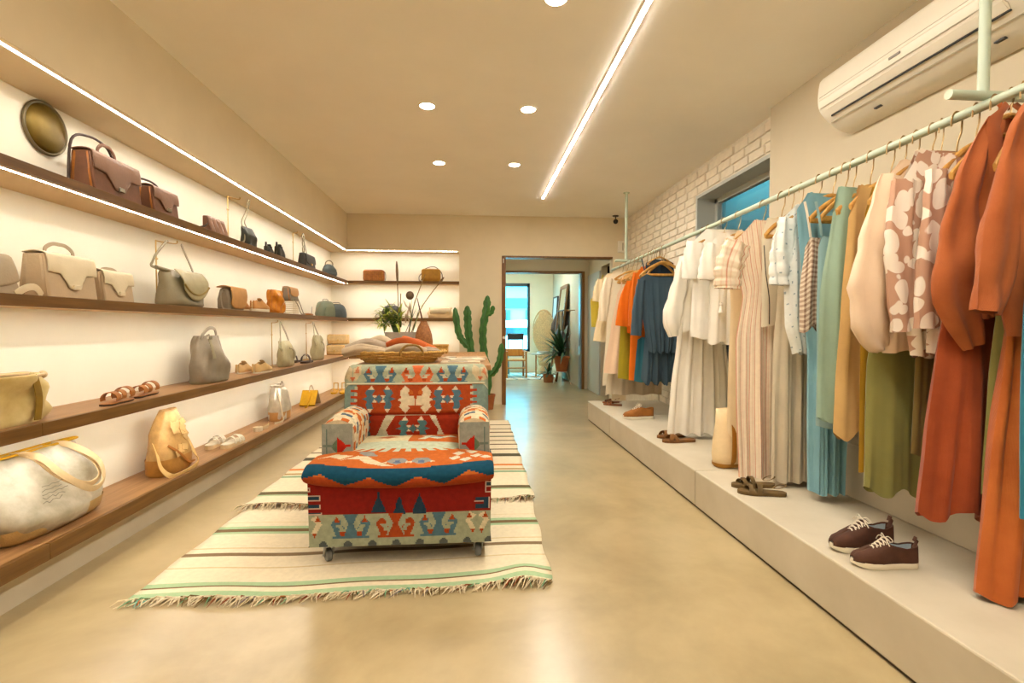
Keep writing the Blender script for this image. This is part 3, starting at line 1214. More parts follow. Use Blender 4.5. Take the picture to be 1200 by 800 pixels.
def hang(y, rot, label, dz=0.0):
    sz = min(1.7, max(.75, (rail_z(y) - LY[1] + .012) / .14))
    sx = min(1.0, max(.45, LY[2] * .93 / .208))
    loc = (RX, y, rail_z(y) + .0165 - (.0225 * sz - .0032) + .0005)
    if not hanger_used[0]:
        hanger_used[0] = True
        h = HANGER0[0]
        h.location = loc
        h.rotation_euler = (0, 0, rot)
        h['label'] = label
        h.scale = (sx, 1, sz)
        return h
    return dup(HANGER0[0], loc, rot, label, (sx, 1, sz))


# ------------------------------------------------------------------ garments


def lerp_table(tab, z):
    """tab: list of (z, w) with z falling."""
    if z >= tab[0][0]:
        return tab[0][1]
    for (z0, w0), (z1, w1) in zip(tab[:-1], tab[1:]):
        if z0 >= z >= z1:
            k = (z0 - z) / max(z0 - z1, 1e-6)
            return w0 + (w1 - w0) * (k * k * (3 - 2 * k) * .5 + k * .5)
    return tab[-1][1]


def garment(name, label, cat, Y, neck, outline, m, depth=.03, amp=.010, k=3.0, seed=1, dip=.03, back_dip=.0, right=1.0, lim=.30, sleeves=(), colfn=None,
            hemvar=.006, group=None, legs=False, straps=None, nv=34, nu=44, openf=0.0, wob=1.0, collar=False, crease=.2):
    """One hanging garment: front and back sheets that meet at the side seams, with folds, traced down its near edge; sleeves, straps and legs are parts."""
    d_ = CR * (outline[0][0] - 600) + CF * FPX
    Y = LY[0] = Y * ((outline[0][0] - 555) / 580) / (d_.x / d_.y)      # keep the near shoulder the same distance from the rail
    r = random.Random(seed)
    pts = [at(a, b, Y) for a, b in outline]
    tab = [(p.z, RX - p.x) for p in pts]
    n_ = at(neck[0], neck[1], Y)
    zn, wn = n_.z, min(max(RX - n_.x, .015), tab[0][1] * .9)
    tab = [(a, max(b, .02)) for a, b in tab]
    zsh, w0, zb = tab[0][0], tab[0][1], tab[-1][0]
    LY[1], LY[2] = zsh, w0
    ph = [r.uniform(0, 6.3) for _ in range(6)]
    g = thing(name, label, cat, (RX, Y, zb), 0, group)

    def P(u, v, side):
        a = abs(u) * w0
        d_ = dip if side < 0 else back_dip
        top = zn - d_ * (1 - (a / wn) ** 2) if a < wn else zn + (zsh - zn) * ((a - wn) / max(w0 - wn, 1e-4)) ** .9
        z = top + (zb - top) * v
        w = lerp_table(tab, zsh + (zb - zsh) * v)
        x = u * w if u < 0 else u * min(w * right, lim)
        fa = amp * (.25 + .75 * min(1, v * 1.3)) * (.55 + .45 * math.sin(2.2 * v + ph[3]))
        fo = fa * (math.sin(k * PI * u + ph[0] + .6 * math.sin(3 * v + ph[4])) + .55 * math.sin(k * 1.9 * PI * u + ph[1] + 1.1 * v) + .3 * math.sin(k * 3.7 * PI * u + ph[2]))
        body = depth * (.35 + .65 * min(1, v * 2.5)) * math.sqrt(max(0, 1 - u * u))
        y = side * body + fo
        if legs and v > .35:
            x += .0
            y += side * -.6 * body * math.exp(-(u / .12) ** 2) * min(1, (v - .35) * 4)
        z += hemvar * math.sin(k * PI * u + ph[5]) * v * v
        return Vector((x, y, z - zb))

    if colfn:
        nu, nv = 150, 110
    b = MB()
    for side in (-1, 1):
        if side < 0 and openf:
            b.grid(lambda u, v: P(-1 + u * (1 - openf * (1 - .55 * v)), v, -1), nu // 2, nv)
            b.grid(lambda u, v: P(1 - u * (1 - openf * (1 - .55 * v)), v, -1), nu // 2, nv)
        else:
            b.grid(lambda u, v, side=side: P(2 * u - 1, v, side), nu, nv, colfn=colfn)
    body = obj('body', b, m, g, angle=60)
    if collar:
        for flip in (1, -1):
            lp = [P(-(openf * (1 - .55 * v)) * flip, v, -1) + Vector((0, -.006, 0)) for v in [i / 14 for i in range(12)]]
            lp = [Vector((flip * -.02, .02, zn - zb + .012))] + [Vector((-flip * wn * .95, .0, zn - zb + .016))] + lp
            obj('lapel', MB().tube(smooth_path(lp, 2), .003, 8, w=[.012] * 4 + [.026] * (len(smooth_path(lp, 2)) - 4), up=(0, 1, 0)), m, g, angle=60)
    for i, s in enumerate(sleeves):
        for flip in ((1, -1) if s.get('both', True) else (1,)):
            path = smooth_path([Vector((flip * (p.x - RX), s.get('dy', 0), p.z - zb)) for p in [at(a, c, Y) for a, c in s['path']]], 24 if colfn else 5)
            if flip == -1:
                path = [Vector((min(p.x, lim), p.y, p.z)) for p in path]
            rr = s['r']
            n = len(path)
            rad = []
            for j in range(n):
                q = j / (n - 1) * (len(rr) - 1)
                lo = min(int(q), len(rr) - 2)
                jj = j / (n - 1) * 16
                rad.append((rr[lo] + (rr[lo + 1] - rr[lo]) * (q - lo)) * (1 + wob * (.06 * math.sin(jj * 1.9 + seed) + .03 * math.sin(jj * 4.1))))
            nS = 60 if colfn else 28
            sb = MB()
            sb.tube(path, [q * s.get('flat', .5) for q in rad], nS, caps=False, w=rad, up=(0, 1, 0))
            # pinch pleats along the sleeve
            for q in range(len(sb.v)):
                vx = sb.v[q]
                ang = (q % nS) / nS * 2 * PI
                vv = q // nS / n
                cz = crease * (math.sin(14 * vv + 2 * math.sin(ang) + seed) + .7 * math.sin(23 * vv - 3 * math.cos(ang + .5) + 2 * seed)) * (.3 + .7 * vv)
                sb.v[q] = (vx[0] + .004 * math.sin(4 * ang + seed) + .0035 * cz * math.sin(ang), vx[1] + .006 * math.sin(5 * ang + 6.0 * vv + seed) + .008 * cz * math.cos(ang), vx[2])
            if colfn:
                sb.c = [colfn((f[0] % nS) / nS * .5, (f[0] // nS) / max(1, n) * .45) for f in sb.f]
            obj('sleeve', sb, m, g, angle=60)
    if straps:
        for flip in (1, -1):
            st = [at(a, c, Y) for a, c in straps]
            obj('strap', MB().tube(smooth_path([Vector((flip * (p.x - RX), 0, p.z - zb)) for p in st], 3), .0018, 6, w=.007, up=(0, 1, 0)), STRAPW if colfn else m, g)
    return g


def stripes(base, cols, n):
    def f(u, v):
        q = (u * n) % 1.0
        i = int(u * n)
        return lin(cols[i % len(cols)]) if q < .26 else lin(base)
    return f


def blotch_mat():
    """Large pale petals close together on a rose brown ground."""
    m, nt, N, L, P = nodes_of('blotched_cotton')
    tc = N.new('ShaderNodeTexCoord')
    mp = N.new('ShaderNodeMapping')
    mp.inputs['Scale'].default_value = (1, .25, .8)
    L.new(tc.outputs['Object'], mp.inputs[0])
    nz = N.new('ShaderNodeTexNoise')
    nz.inputs['Scale'].default_value = 9
    L.new(mp.outputs[0], nz.inputs[0])
    ad = N.new('ShaderNodeVectorMath')
    ad.operation = 'MULTIPLY_ADD'
    ad.inputs[1].default_value = (.06, .06, .06)
    L.new(nz.outputs[1], ad.inputs[0])
    L.new(mp.outputs[0], ad.inputs[2])
    v = N.new('ShaderNodeTexVoronoi')
    v.inputs['Scale'].default_value = 19
    L.new(ad.outputs[0], v.inputs['Vector'])
    c = N.new('ShaderNodeValToRGB')
    e = c.color_ramp.elements
    e[0].position, e[0].color = .53, (*lin((234, 222, 206)), 1)
    e[1].position, e[1].color = .56, (*lin((186, 146, 122)), 1)
    L.new(v.outputs['Distance'], c.inputs[0])
    L.new(c.outputs[0], P.inputs['Base Color'])
    P.inputs['Roughness'].default_value = .9
    P.inputs['Specular IOR Level'].default_value = .15
    return m


M_BLOTCH = blotch_mat()


def sprigs(base, fg, n, seed):
    def f(u, v):
        i, j = int(u * n), int(v * n * 1.5)
        return lin(fg) if (i * 7 + j * 13 + seed) % 37 == 0 else lin(base)
    return f


def gingham(a, b, c, n):
    def f(u, v):
        k = (int(u * n) % 2) + (int(v * n * .9) % 2)
        return lin((a, b, c)[k])
    return f


STRAPW = cloth('white_strap', (240, 232, 214), .04)
M_PRINT = pattern_mat('printed_cotton', .9, .2, 320., .05)
WHITE_ = cloth('white_cotton', (246, 242, 232), .04)
WHITE2 = cloth('white_gauze', (242, 236, 222), .05)
IVORY = cloth('ivory_linen', (234, 222, 196), .05)
CREAMC = cloth('cream_cotton', (238, 218, 178), .05)
BEIGEL = cloth('beige_linen', (206, 192, 166), .06)
PINKC = cloth('pale_pink_cotton', (236, 204, 172), .05)
OLIVEY = cloth('olive_yellow_linen', (166, 148, 36), .08)
YELLO = cloth('yellow_cotton', (214, 190, 70), .06)
ORANGC = cloth('bright_orange_cotton', (226, 112, 20), .08)
TEALC = cloth('dark_teal_linen', (44, 100, 114), .08)
NAVYC = cloth('slate_navy_linen', (64, 84, 98), .08)
NAVYD = cloth('dark_navy_linen', (44, 58, 72), .08)
SKY = cloth('sky_blue_linen', (128, 176, 190), .08)
PALEB = cloth('pale_blue_linen', (160, 192, 194), .07)
SEAG = cloth('sea_green_linen', (156, 184, 164), .07)
TAN = cloth('sand_linen', (212, 174, 112), .08)
MUST = cloth('mustard_linen', (176, 134, 34), .08)
BLUSH = cloth('blush_cotton', (236, 210, 180), .05)
OLIVE = cloth('olive_green_linen', (142, 138, 78), .08)
TERRA = cloth('terracotta_linen', (180, 102, 56), .12, c2=(156, 82, 42))
RUSTD = cloth('dark_rust_linen', (164, 78, 40), .12, c2=(138, 60, 28))
ORLIN = cloth('orange_linen', (196, 110, 52), .12, c2=(172, 88, 38))
BROWNO = cloth('brown_olive_linen', (132, 112, 62), .1)
BLUET = cloth('teal_blue_cotton', (52, 132, 156), .08)
GR = 'garments on the clothes rail'

G = garment
# far end
G('tank_top', 'small yellow sleeveless top at the far end of the clothes rail', 'top', 5.95, (703, 338), [(698, 343), (692, 352), (693, 383)], YELLO, .02, .006, 2, 1, straps=[(703, 338), (704, 330), (707, 322)])
hang(LY[0], .05, 'bamboo hanger holding the small yellow top')
G('shirt_dress', 'short cream dress with short sleeves beside the small yellow top', 'dress', 5.75, (712, 320), [(704, 328), (702, 360), (695, 400)], CREAMC, .03, .008, 3, 2,
  sleeves=[dict(path=[(705, 328), (701, 340), (699, 353)], r=[.05, .055, .05])])
hang(LY[0], -.04, 'bamboo hanger holding the short cream dress')
G('long_dress', 'long ivory dress with short grey-beige sleeves and frayed hem, right after the short cream dress', 'dress', 5.55, (722, 318), [(713, 325), (711, 380), (706, 452)], IVORY, .035, .012, 4, 3,
  sleeves=[dict(path=[(714, 326), (709, 348), (706, 376)], r=[.05, .06, .045])])
hang(LY[0], .06, 'bamboo hanger holding the long ivory dress')
G('long_skirt', 'grey-beige long skirt reaching lowest at the far end of the rail', 'skirt', 5.42, (727, 345), [(722, 352), (716, 410), (709, 462)], BEIGEL, .04, .010, 3, 4)
hang(LY[0], -.06, 'bamboo hanger holding the grey-beige long skirt', )
G('slip_dress', 'pale pink sleeveless dress with thin straps, far part of the rail', 'dress', 5.28, (728, 336), [(723, 345), (716, 385), (708, 437)], PINKC, .03, .010, 3, 5, straps=[(728, 336), (729, 328), (731, 322)])
hang(LY[0], .03, 'bamboo hanger holding the pale pink strap dress')
G('midi_dress', 'olive yellow dress hanging behind the orange blouse', 'dress', 5.12, (738, 334), [(731, 344), (727, 380), (724, 444)], OLIVEY, .03, .010, 3, 6)
hang(LY[0], -.05, 'bamboo hanger holding the olive yellow dress')
G('pleated_blouse', 'orange blouse with wide pleated sleeves over an orange dress', 'blouse', 5.00, (742, 322), [(736, 334), (733, 360), (735, 390)], ORANGC, .03, .010, 6, 7,
  sleeves=[dict(path=[(739, 330), (733, 352), (729, 382)], r=[.04, .065, .075])])
hang(LY[0], .04, 'bamboo hanger holding the pleated orange blouse')
G('long_dress', 'plain bright orange long dress under the orange shirts', 'dress', 4.93, (745, 325), [(740, 340), (739, 380), (737, 446)], ORANGC, .03, .008, 2, 8)
hang(LY[0], 0, 'bamboo hanger holding the plain bright orange long dress')
G('long_sleeve_shirt', 'bright orange long-sleeved shirt beside the slate blue blouse', 'shirt', 4.86, (752, 312), [(746, 320), (745, 350), (742, 384)], ORANGC, .025, .010, 4, 9,
  sleeves=[dict(path=[(747, 320), (743, 346), (740, 382)], r=[.04, .045, .03])])
hang(LY[0], -.03, 'bamboo hanger holding the bright orange shirt')
G('wide_trousers', 'dark teal trousers left of the slate blue trousers', 'trousers', 4.80, (752, 395), [(747, 398), (745, 420), (743, 447)], TEALC, .03, .012, 3, 10, legs=True)
hang(LY[0], .05, 'bamboo hanger holding the dark teal trousers')
G('red_dress', 'red-orange dress showing only between the slate blue trouser legs', 'dress', 4.77, (765, 330), [(757, 340), (758, 400), (772, 440)], cloth('red_orange', (206, 82, 28)), .03, .006, 2, 11, right=.5)
hang(LY[0], 0, 'bamboo hanger holding the hidden red-orange dress')
G('knit_top', 'dark navy top seen behind the bamboo hanger of the slate blue blouse', 'top', 4.74, (767, 303), [(757, 308), (753, 340), (754, 372)], NAVYD, .02, .006, 3, 12, dip=.01, back_dip=.01)
hang(LY[0], 0, 'bamboo hanger inside the dark navy top')
G('wide_trousers', 'slate blue wide trousers below the slate blue blouse', 'trousers', 4.70, (770, 385), [(756, 388), (754, 420), (752, 448)], NAVYC, .03, .018, 4, 13, legs=True, hemvar=.03)
hang(LY[0], .02, 'bamboo hanger holding the slate blue wide trousers')
G('wide_blouse', 'slate blue wide-necked blouse with long sleeves, facing the room', 'blouse', 4.64, (757, 321), [(750, 326), (753, 370), (760, 412)], NAVYC, .035, .012, 4, 14, dip=.035, back_dip=.01, hemvar=.014, lim=.27,
  sleeves=[dict(path=[(753, 328), (748, 358), (745, 393)], r=[.045, .055, .05])], straps=[(757, 321), (754, 312), (752, 303)])
hang(LY[0], 0, 'bamboo hanger in full view above the slate blue blouse', -.005)

# white group
G('maxi_dress', 'long white dress with sheer tiers reaching the plinth', 'dress', 3.86, (808, 292), [(800, 304), (798, 350), (793, 400), (786, 455), (782, 508)], WHITE2, .045, .016, 5, 15, hemvar=.012)
hang(LY[0], .04, 'bamboo hanger holding the long white tiered dress')
G('long_sleeve_blouse', 'white blouse with a full sleeve hanging out towards the slate blue blouse', 'blouse', 3.76, (812, 284), [(802, 298), (801, 340), (800, 388)], WHITE2, .03, .012, 4, 16,
  sleeves=[dict(path=[(804, 302), (796, 338), (788, 372), (790, 394)], r=[.05, .065, .075, .035])])
hang(LY[0], -.05, 'bamboo hanger holding the white full-sleeved blouse')
G('t_shirt', 'white short-sleeved boxy top, nearest the full-sleeved blouse', 'top', 3.52, (828, 268), [(811, 284), (812, 330), (809, 396)], WHITE_, .035, .012, 3, 17, hemvar=.01,
  sleeves=[dict(path=[(815, 284), (811, 305), (810, 327)], r=[.06, .066, .062])])
hang(LY[0], .03, 'bamboo hanger holding the white boxy top')
G('gauze_top', 'white short top with a tassel and fluttering sleeve, mid-rail', 'top', 3.34, (842, 272), [(830, 290), (832, 340), (830, 402)], WHITE_, .035, .014, 4, 18, hemvar=.012,
  sleeves=[dict(path=[(836, 286), (831, 306), (829, 328)], r=[.05, .06, .065])])
tas = MB().ball((0, 0, 0), .012).tube([(0, 0, 0), (0, 0, -.06)], [.006, .018], 10)
o = obj('tassel', tas, WHITE_)
p = at(845, 356, LY[0] - .05)
hang(LY[0], -.04, 'bamboo hanger holding the white tasselled top')
o.parent = [q for q in COL.objects if q.get('label', '').startswith('white short top with a tassel')][0]
o.location = (p.x - RX, p.y - LY[0], p.z - o.parent.location.z)
G('long_dress', 'narrow cream dress just left of the pink striped dress', 'dress', 3.05, (864, 270), [(853, 292), (856, 360), (853, 440), (851, 545)], CREAMC, .03, .008, 2, 19)
hang(LY[0], .05, 'bamboo hanger holding the narrow cream dress')
G('striped_dress', 'long off-white dress with fine red stripes and tied waist', 'dress', 2.86, (885, 257), [(858, 286), (864, 320), (870, 348), (862, 400), (862, 470), (865, 559)], M_PRINT, .04, .012, 4, 20,
  colfn=stripes((232, 216, 192), [(214, 160, 134), (228, 204, 178), (210, 146, 120), (226, 198, 172)], 44),
  sleeves=[dict(path=[(864, 284), (854, 312), (852, 338)], r=[.07, .085, .075])])
hang(LY[0], -.03, 'bamboo hanger holding the red striped dress')
G('ribbon_top', 'narrow beige top edged with a dark cord beside the striped dress', 'top', 2.78, (899, 255), [(893, 275), (893, 320), (892, 382)], IVORY, .015, .004, 2, 21, right=.3)
hang(LY[0], .04, 'bamboo hanger holding the narrow cord-edged top')
q_ = [q for q in COL.objects if q.get('label', '').startswith('narrow beige top edged')][0]
obj('dark_cord', MB().tube(smooth_path([Vector((p.x - RX, -.02, p.z - q_.location.z)) for p in [at(893, 288, LY[0]), at(895, 320, LY[0]), at(899, 350, LY[0]), at(899, 380, LY[0])]], 4), .003, 6), cloth('dark_cord', (84, 72, 60)), q_)
G('long_skirt', 'long beige linen skirt below the sprigged shirt', 'skirt', 2.70, (925, 290), [(912, 330), (906, 420), (904, 500), (903, 563)], BEIGEL, .045, .012, 4, 22)
hang(LY[0], -.04, 'bamboo hanger holding the long beige linen skirt')
G('short_sleeve_shirt', 'white short-sleeved shirt with small grey-blue sprigs', 'shirt', 2.56, (934, 239), [(919, 254), (920, 330), (921, 380), (929, 414)], M_PRINT, .035, .008, 3, 23, hemvar=.012,
  colfn=sprigs((232, 234, 228), (158, 172, 176), 62, 3), sleeves=[dict(path=[(923, 256), (916, 296), (914, 334)], r=[.045, .055, .05])])
hang(LY[0], .03, 'bamboo hanger holding the white sprigged shirt')
G('long_dress', 'sky blue linen dress with straight long hem', 'dress', 2.46, (948, 225), [(934, 246), (940, 330), (949, 420), (950, 577)], SKY, .045, .014, 3, 24)
hang(LY[0], -.03, 'bamboo hanger holding the sky blue dress')
G('gingham_top', 'small brown checked top on thin white straps', 'top', 2.38, (950, 278), [(944, 290), (938, 340), (937, 385)], M_PRINT, .03, .010, 4, 25, hemvar=.02, right=.6,
  colfn=gingham((214, 198, 176), (176, 152, 132), (132, 104, 88), 40), straps=[(950, 278), (947, 256), (943, 236)])
hang(LY[0], .02, 'bamboo hanger holding the brown checked top')
G('strap_dress', 'pale blue dress on thin straps beside the brown checked top', 'dress', 2.33, (963, 276), [(959, 290), (957, 360), (957, 440), (956, 500)], PALEB, .03, .010, 3, 26, straps=[(963, 276), (960, 255), (956, 236)])
hang(LY[0], -.02, 'bamboo hanger holding the pale blue strap dress')
G('sleeveless_dress', 'sea green sleeveless linen dress', 'dress', 2.23, (984, 218), [(976, 250), (962, 345), (960, 420), (958, 492)], SEAG, .035, .014, 3, 27, hemvar=.015)
hang(LY[0], .04, 'bamboo hanger holding the sea green dress')
G('long_sleeveless_dress', 'sand coloured sleeveless linen dress with curved hem', 'dress', 2.12, (1008, 216), [(994, 255), (985, 355), (978, 450), (976, 508)], TAN, .035, .012, 3, 28, hemvar=-.03)
hang(LY[0], -.04, 'bamboo hanger holding the sand coloured dress')
G('long_dress', 'mustard dress showing as a narrow strip beside the olive skirt', 'dress', 2.06, (1024, 218), [(1014, 250), (1008, 400), (1006, 552)], MUST, .03, .008, 3, 29)
hang(LY[0], .03, 'bamboo hanger holding the mustard dress')
G('long_skirt', 'olive green linen skirt below the blush blouse', 'skirt', 2.00, (1040, 330), [(1026, 370), (1016, 430), (1012, 575)], OLIVE, .05, .014, 3, 30, hemvar=-.02)
hang(LY[0], -.03, 'bamboo hanger holding the olive green skirt')
G('full_sleeve_blouse', 'blush blouse with a big gathered balloon sleeve', 'blouse', 1.93, (1058, 186), [(1044, 202), (1036, 300), (1034, 412)], BLUSH, .035, .010, 3, 31,
  sleeves=[dict(path=[(1045, 206), (1033, 270), (1020, 340), (1022, 388), (1034, 408)], r=[.045, .075, .085, .07, .03])])
hang(LY[0], .03, 'bamboo hanger holding the blush blouse')
G('patterned_shirt', 'white shirt with rose brown blotches and short cuffed sleeve', 'shirt', 1.83, (1076, 174), [(1058, 210), (1055, 300), (1056, 360), (1064, 418)], M_BLOTCH, .04, .010, 3, 32,
  sleeves=[dict(path=[(1062, 212), (1056, 268), (1054, 300), (1060, 388)], r=[.05, .06, .055, .05])])
hang(LY[0], -.03, 'bamboo hanger holding the shirt with rose brown blotches')
G('patterned_shirt', 'second rose brown blotched shirt, with white piped placket, next to the rust jacket', 'shirt', 1.765, (1106, 178), [(1098, 196), (1088, 300), (1086, 414)], M_BLOTCH, .03, .008, 3, 33,
  sleeves=[dict(path=[(1100, 200), (1091, 290), (1086, 385)], r=[.04, .045, .04])])
hang(LY[0], .03, 'bamboo hanger holding the second blotched shirt')
G('brown_dress', 'brown olive dress glimpsed behind the dark rust trousers', 'dress', 1.90, (1090, 300), [(1078, 330), (1072, 420), (1066, 532)], BROWNO, .02, .006, 2, 34)
hang(LY[0], 0, 'bamboo hanger holding the brown olive dress')
# rust group
G('wide_trousers', 'dark rust linen trousers below the rust jacket', 'trousers', 1.70, (1130, 330), [(1108, 350), (1098, 420), (1086, 520), (1077, 602)], RUSTD, .05, .018, 3, 35, legs=True, hemvar=.025, lim=.16)
hang(LY[0], -.02, 'bamboo hanger holding the dark rust trousers')
G('long_dress', 'olive dress glimpsed low between the rust garments', 'dress', 1.62, (1185, 300), [(1170, 340), (1160, 450), (1152, 578)], OLIVE, .02, .006, 2, 36, lim=.15)
hang(LY[0], 0, 'bamboo hanger holding the olive dress among the rust garments')
G('open_jacket', 'rust linen jacket with a wide hanging sleeve, left of the nearest jacket', 'jacket', 1.655, (1188, 128), [(1150, 152), (1138, 240), (1134, 330), (1136, 372)], TERRA, .04, .008, 2, 37, openf=.74, collar=True, wob=.5, crease=1.0, dip=.02, back_dip=.02, lim=.24,
  sleeves=[dict(path=[(1166, 140), (1150, 180), (1134, 240), (1124, 300), (1121, 350), (1140, 406)], r=[.025, .046, .064, .078, .078, .036], flat=.42)])
hang(LY[0], .03, 'bamboo hanger holding the left rust linen jacket', .03)
G('long_dress', 'orange linen dress hanging lowest, nearest to the viewer', 'dress', 1.56, (1212, 280), [(1190, 340), (1180, 400), (1162, 550), (1146, 698)], ORLIN, .05, .014, 3, 38, hemvar=-.012, lim=.16)
hang(LY[0], -.02, 'bamboo hanger holding the lowest orange linen dress', .03)
G('open_jacket', 'nearest rust linen jacket, cut off by the right edge of the picture', 'jacket', 1.53, (1226, 100), [(1196, 140), (1178, 220), (1168, 330), (1180, 392)], TERRA, .04, .008, 2, 39, openf=.74, collar=True, wob=.5, crease=1.0, dip=.02, back_dip=.02, lim=.24,
  sleeves=[dict(path=[(1212, 122), (1197, 160), (1182, 230), (1168, 310), (1155, 366)], r=[.025, .046, .060, .066, .042], flat=.42)])
hang(LY[0], .04, 'bamboo hanger holding the nearest rust linen jacket', .035)
G('blue_dress', 'teal blue garment at the right edge of the picture', 'dress', 1.45, (1225, 260), [(1208, 300), (1200, 360), (1198, 470), (1196, 610)], BLUET, .03, .010, 3, 40, lim=.16)
hang(LY[0], -.03, 'bamboo hanger holding the teal blue garment', .03)

# ------------------------------------------------------------------ air conditioner, camera, wall box
ac = thing('air_conditioner', 'long white wall air conditioner above the clothes rail', 'air conditioner', (XP, 2.15, 2.18))
prof = [(0, 0), (-.06, .012), (-.118, .045), (-.165, .085), (-.196, .125), (-.206, .165), (-.206, .205), (-.200, .262), (-.19, .288), (-.16, .296), (0, .296)]
sp = smooth_path([(x, 0, z) for x, z in prof], 3)
rings = []
for y, f in ((-.515, .955), (-.508, .985), (-.49, 1), (.49, 1), (.508, .985), (.515, .955)):
    rings.append([Vector((p.x * f, y, .148 + (p.z - .148) * f)) for p in sp])
obj('housing', MB().loft(rings), M_WHITE, ac, angle=30)
seam_mat = mat('ac_seam', (196, 188, 170), .5, .02)
for x, z, r_, m_ in ((-.2065, .170, .0022, M_WHITE), (-.2070, .185, .0018, seam_mat), (-.199, .128, .0028, seam_mat), (-.135, .055, .0022, seam_mat)):
    obj('seam', MB().tube([(x, -.49, z), (x, .49, z)], r_, 6), m_, ac)
obj('air_slot', MB().tube([(-.160, -.455, .0785), (-.160, .455, .0785)], .0055, 6, w=.004), M_BLACK, ac)
lv = MB()
lv.loft([[Vector((x, y, z)) for x, z in ((-.164, .084), (-.190, .114), (-.1925, .112), (-.1665, .081))] for y in (-.45, .45)])
obj('louver', lv, M_WHITE, ac, bevel=.001)
obj('badge', MB().box(-.2095, -.205, -.03, .03, .150, .160), mat('grey_badge', (150, 146, 136), .4), ac, smooth=False, label='small grey badge on the white front')
obj('end_line', MB().tube([(-.196, -.452, .118), (-.18, -.46, .10), (-.163, -.456, .08)], .0015, 6), seam_mat, ac)
for y in (.22, -.36):
    obj('clip', MB().box(-.098, -.080, y - .02, y + .02, .022, .028), M_BLACK, ac, smooth=False)

cv = thing('security_camera', 'small dark dome-eyed camera hanging from the ceiling near the back wall', 'camera', (1.99, 6.86, CH))
obj('mount_plate', MB().lathe([(.001, -.012), (.04, -.012), (.045, 0), (.001, 0)], 18), M_BLACK, cv)
obj('stem', MB().tube([(0, 0, -.01), (0, 0, -.06)], .008, 8), M_BLACK, cv)
obj('eye_ball', MB().ball((0, -.005, -.082), .034), M_BLACK, cv)
obj('lens', MB().lathe([(.001, 0), (.014, 0), (.016, .01), (.001, .01)], 14).xf(Matrix.Translation((0, -.032, -.084)) @ Matrix.Rotation(PI / 2, 4, 'X')), mat('lens_glass', (20, 24, 30), .08), cv)
ib = thing('wall_box', 'small white intercom box on the back wall beside the sage post', 'box', (2.11, YB, 2.16))
obj('case', MB().box(-.05, .05, -.035, 0, 0, .17), M_WHITE, ib, smooth=False, bevel=.012)
obj('slot', MB().box(.01, .028, -.037, -.034, .03, .14), mat('box_slot', (190, 180, 160), .5), ib, smooth=False)
obj('cable', MB().tube([(.03, -.008, .17), (.03, -.008, .44)], .004, 6), M_WHITE, ib)

# ------------------------------------------------------------------ shoes
def foot(t):
    """Half widths (inner, outer) of a shoe sole along t = 0 (toe) .. 1 (heel)."""
    tab = [(0, .0), (.03, .020), (.10, .034), (.25, .044), (.38, .046), (.55, .038), (.70, .033), (.85, .034), (.95, .028), (1, .0)]
    for (a, b), (c, d) in zip(tab[:-1], tab[1:]):
        if a <= t <= c:
            return b + (d - b) * (t - a) / (c - a)
    return 0


def sole_ring(z, L_, g=1.0, n=22, toe=0.0):
    pts = []
    for i in range(n + 1):
        t = .5 - .5 * math.cos(PI * i / n)
        pts.append((foot(t) * g * 1.04, t))
    ring = [Vector((w, (t - .5) * L_, z + toe * max(0, .25 - t) ** 2)) for w, t in pts] + [Vector((-w, (t - .5) * L_, z + toe * max(0, .25 - t) ** 2)) for w, t in reversed(pts[1:-1])]
    return ring


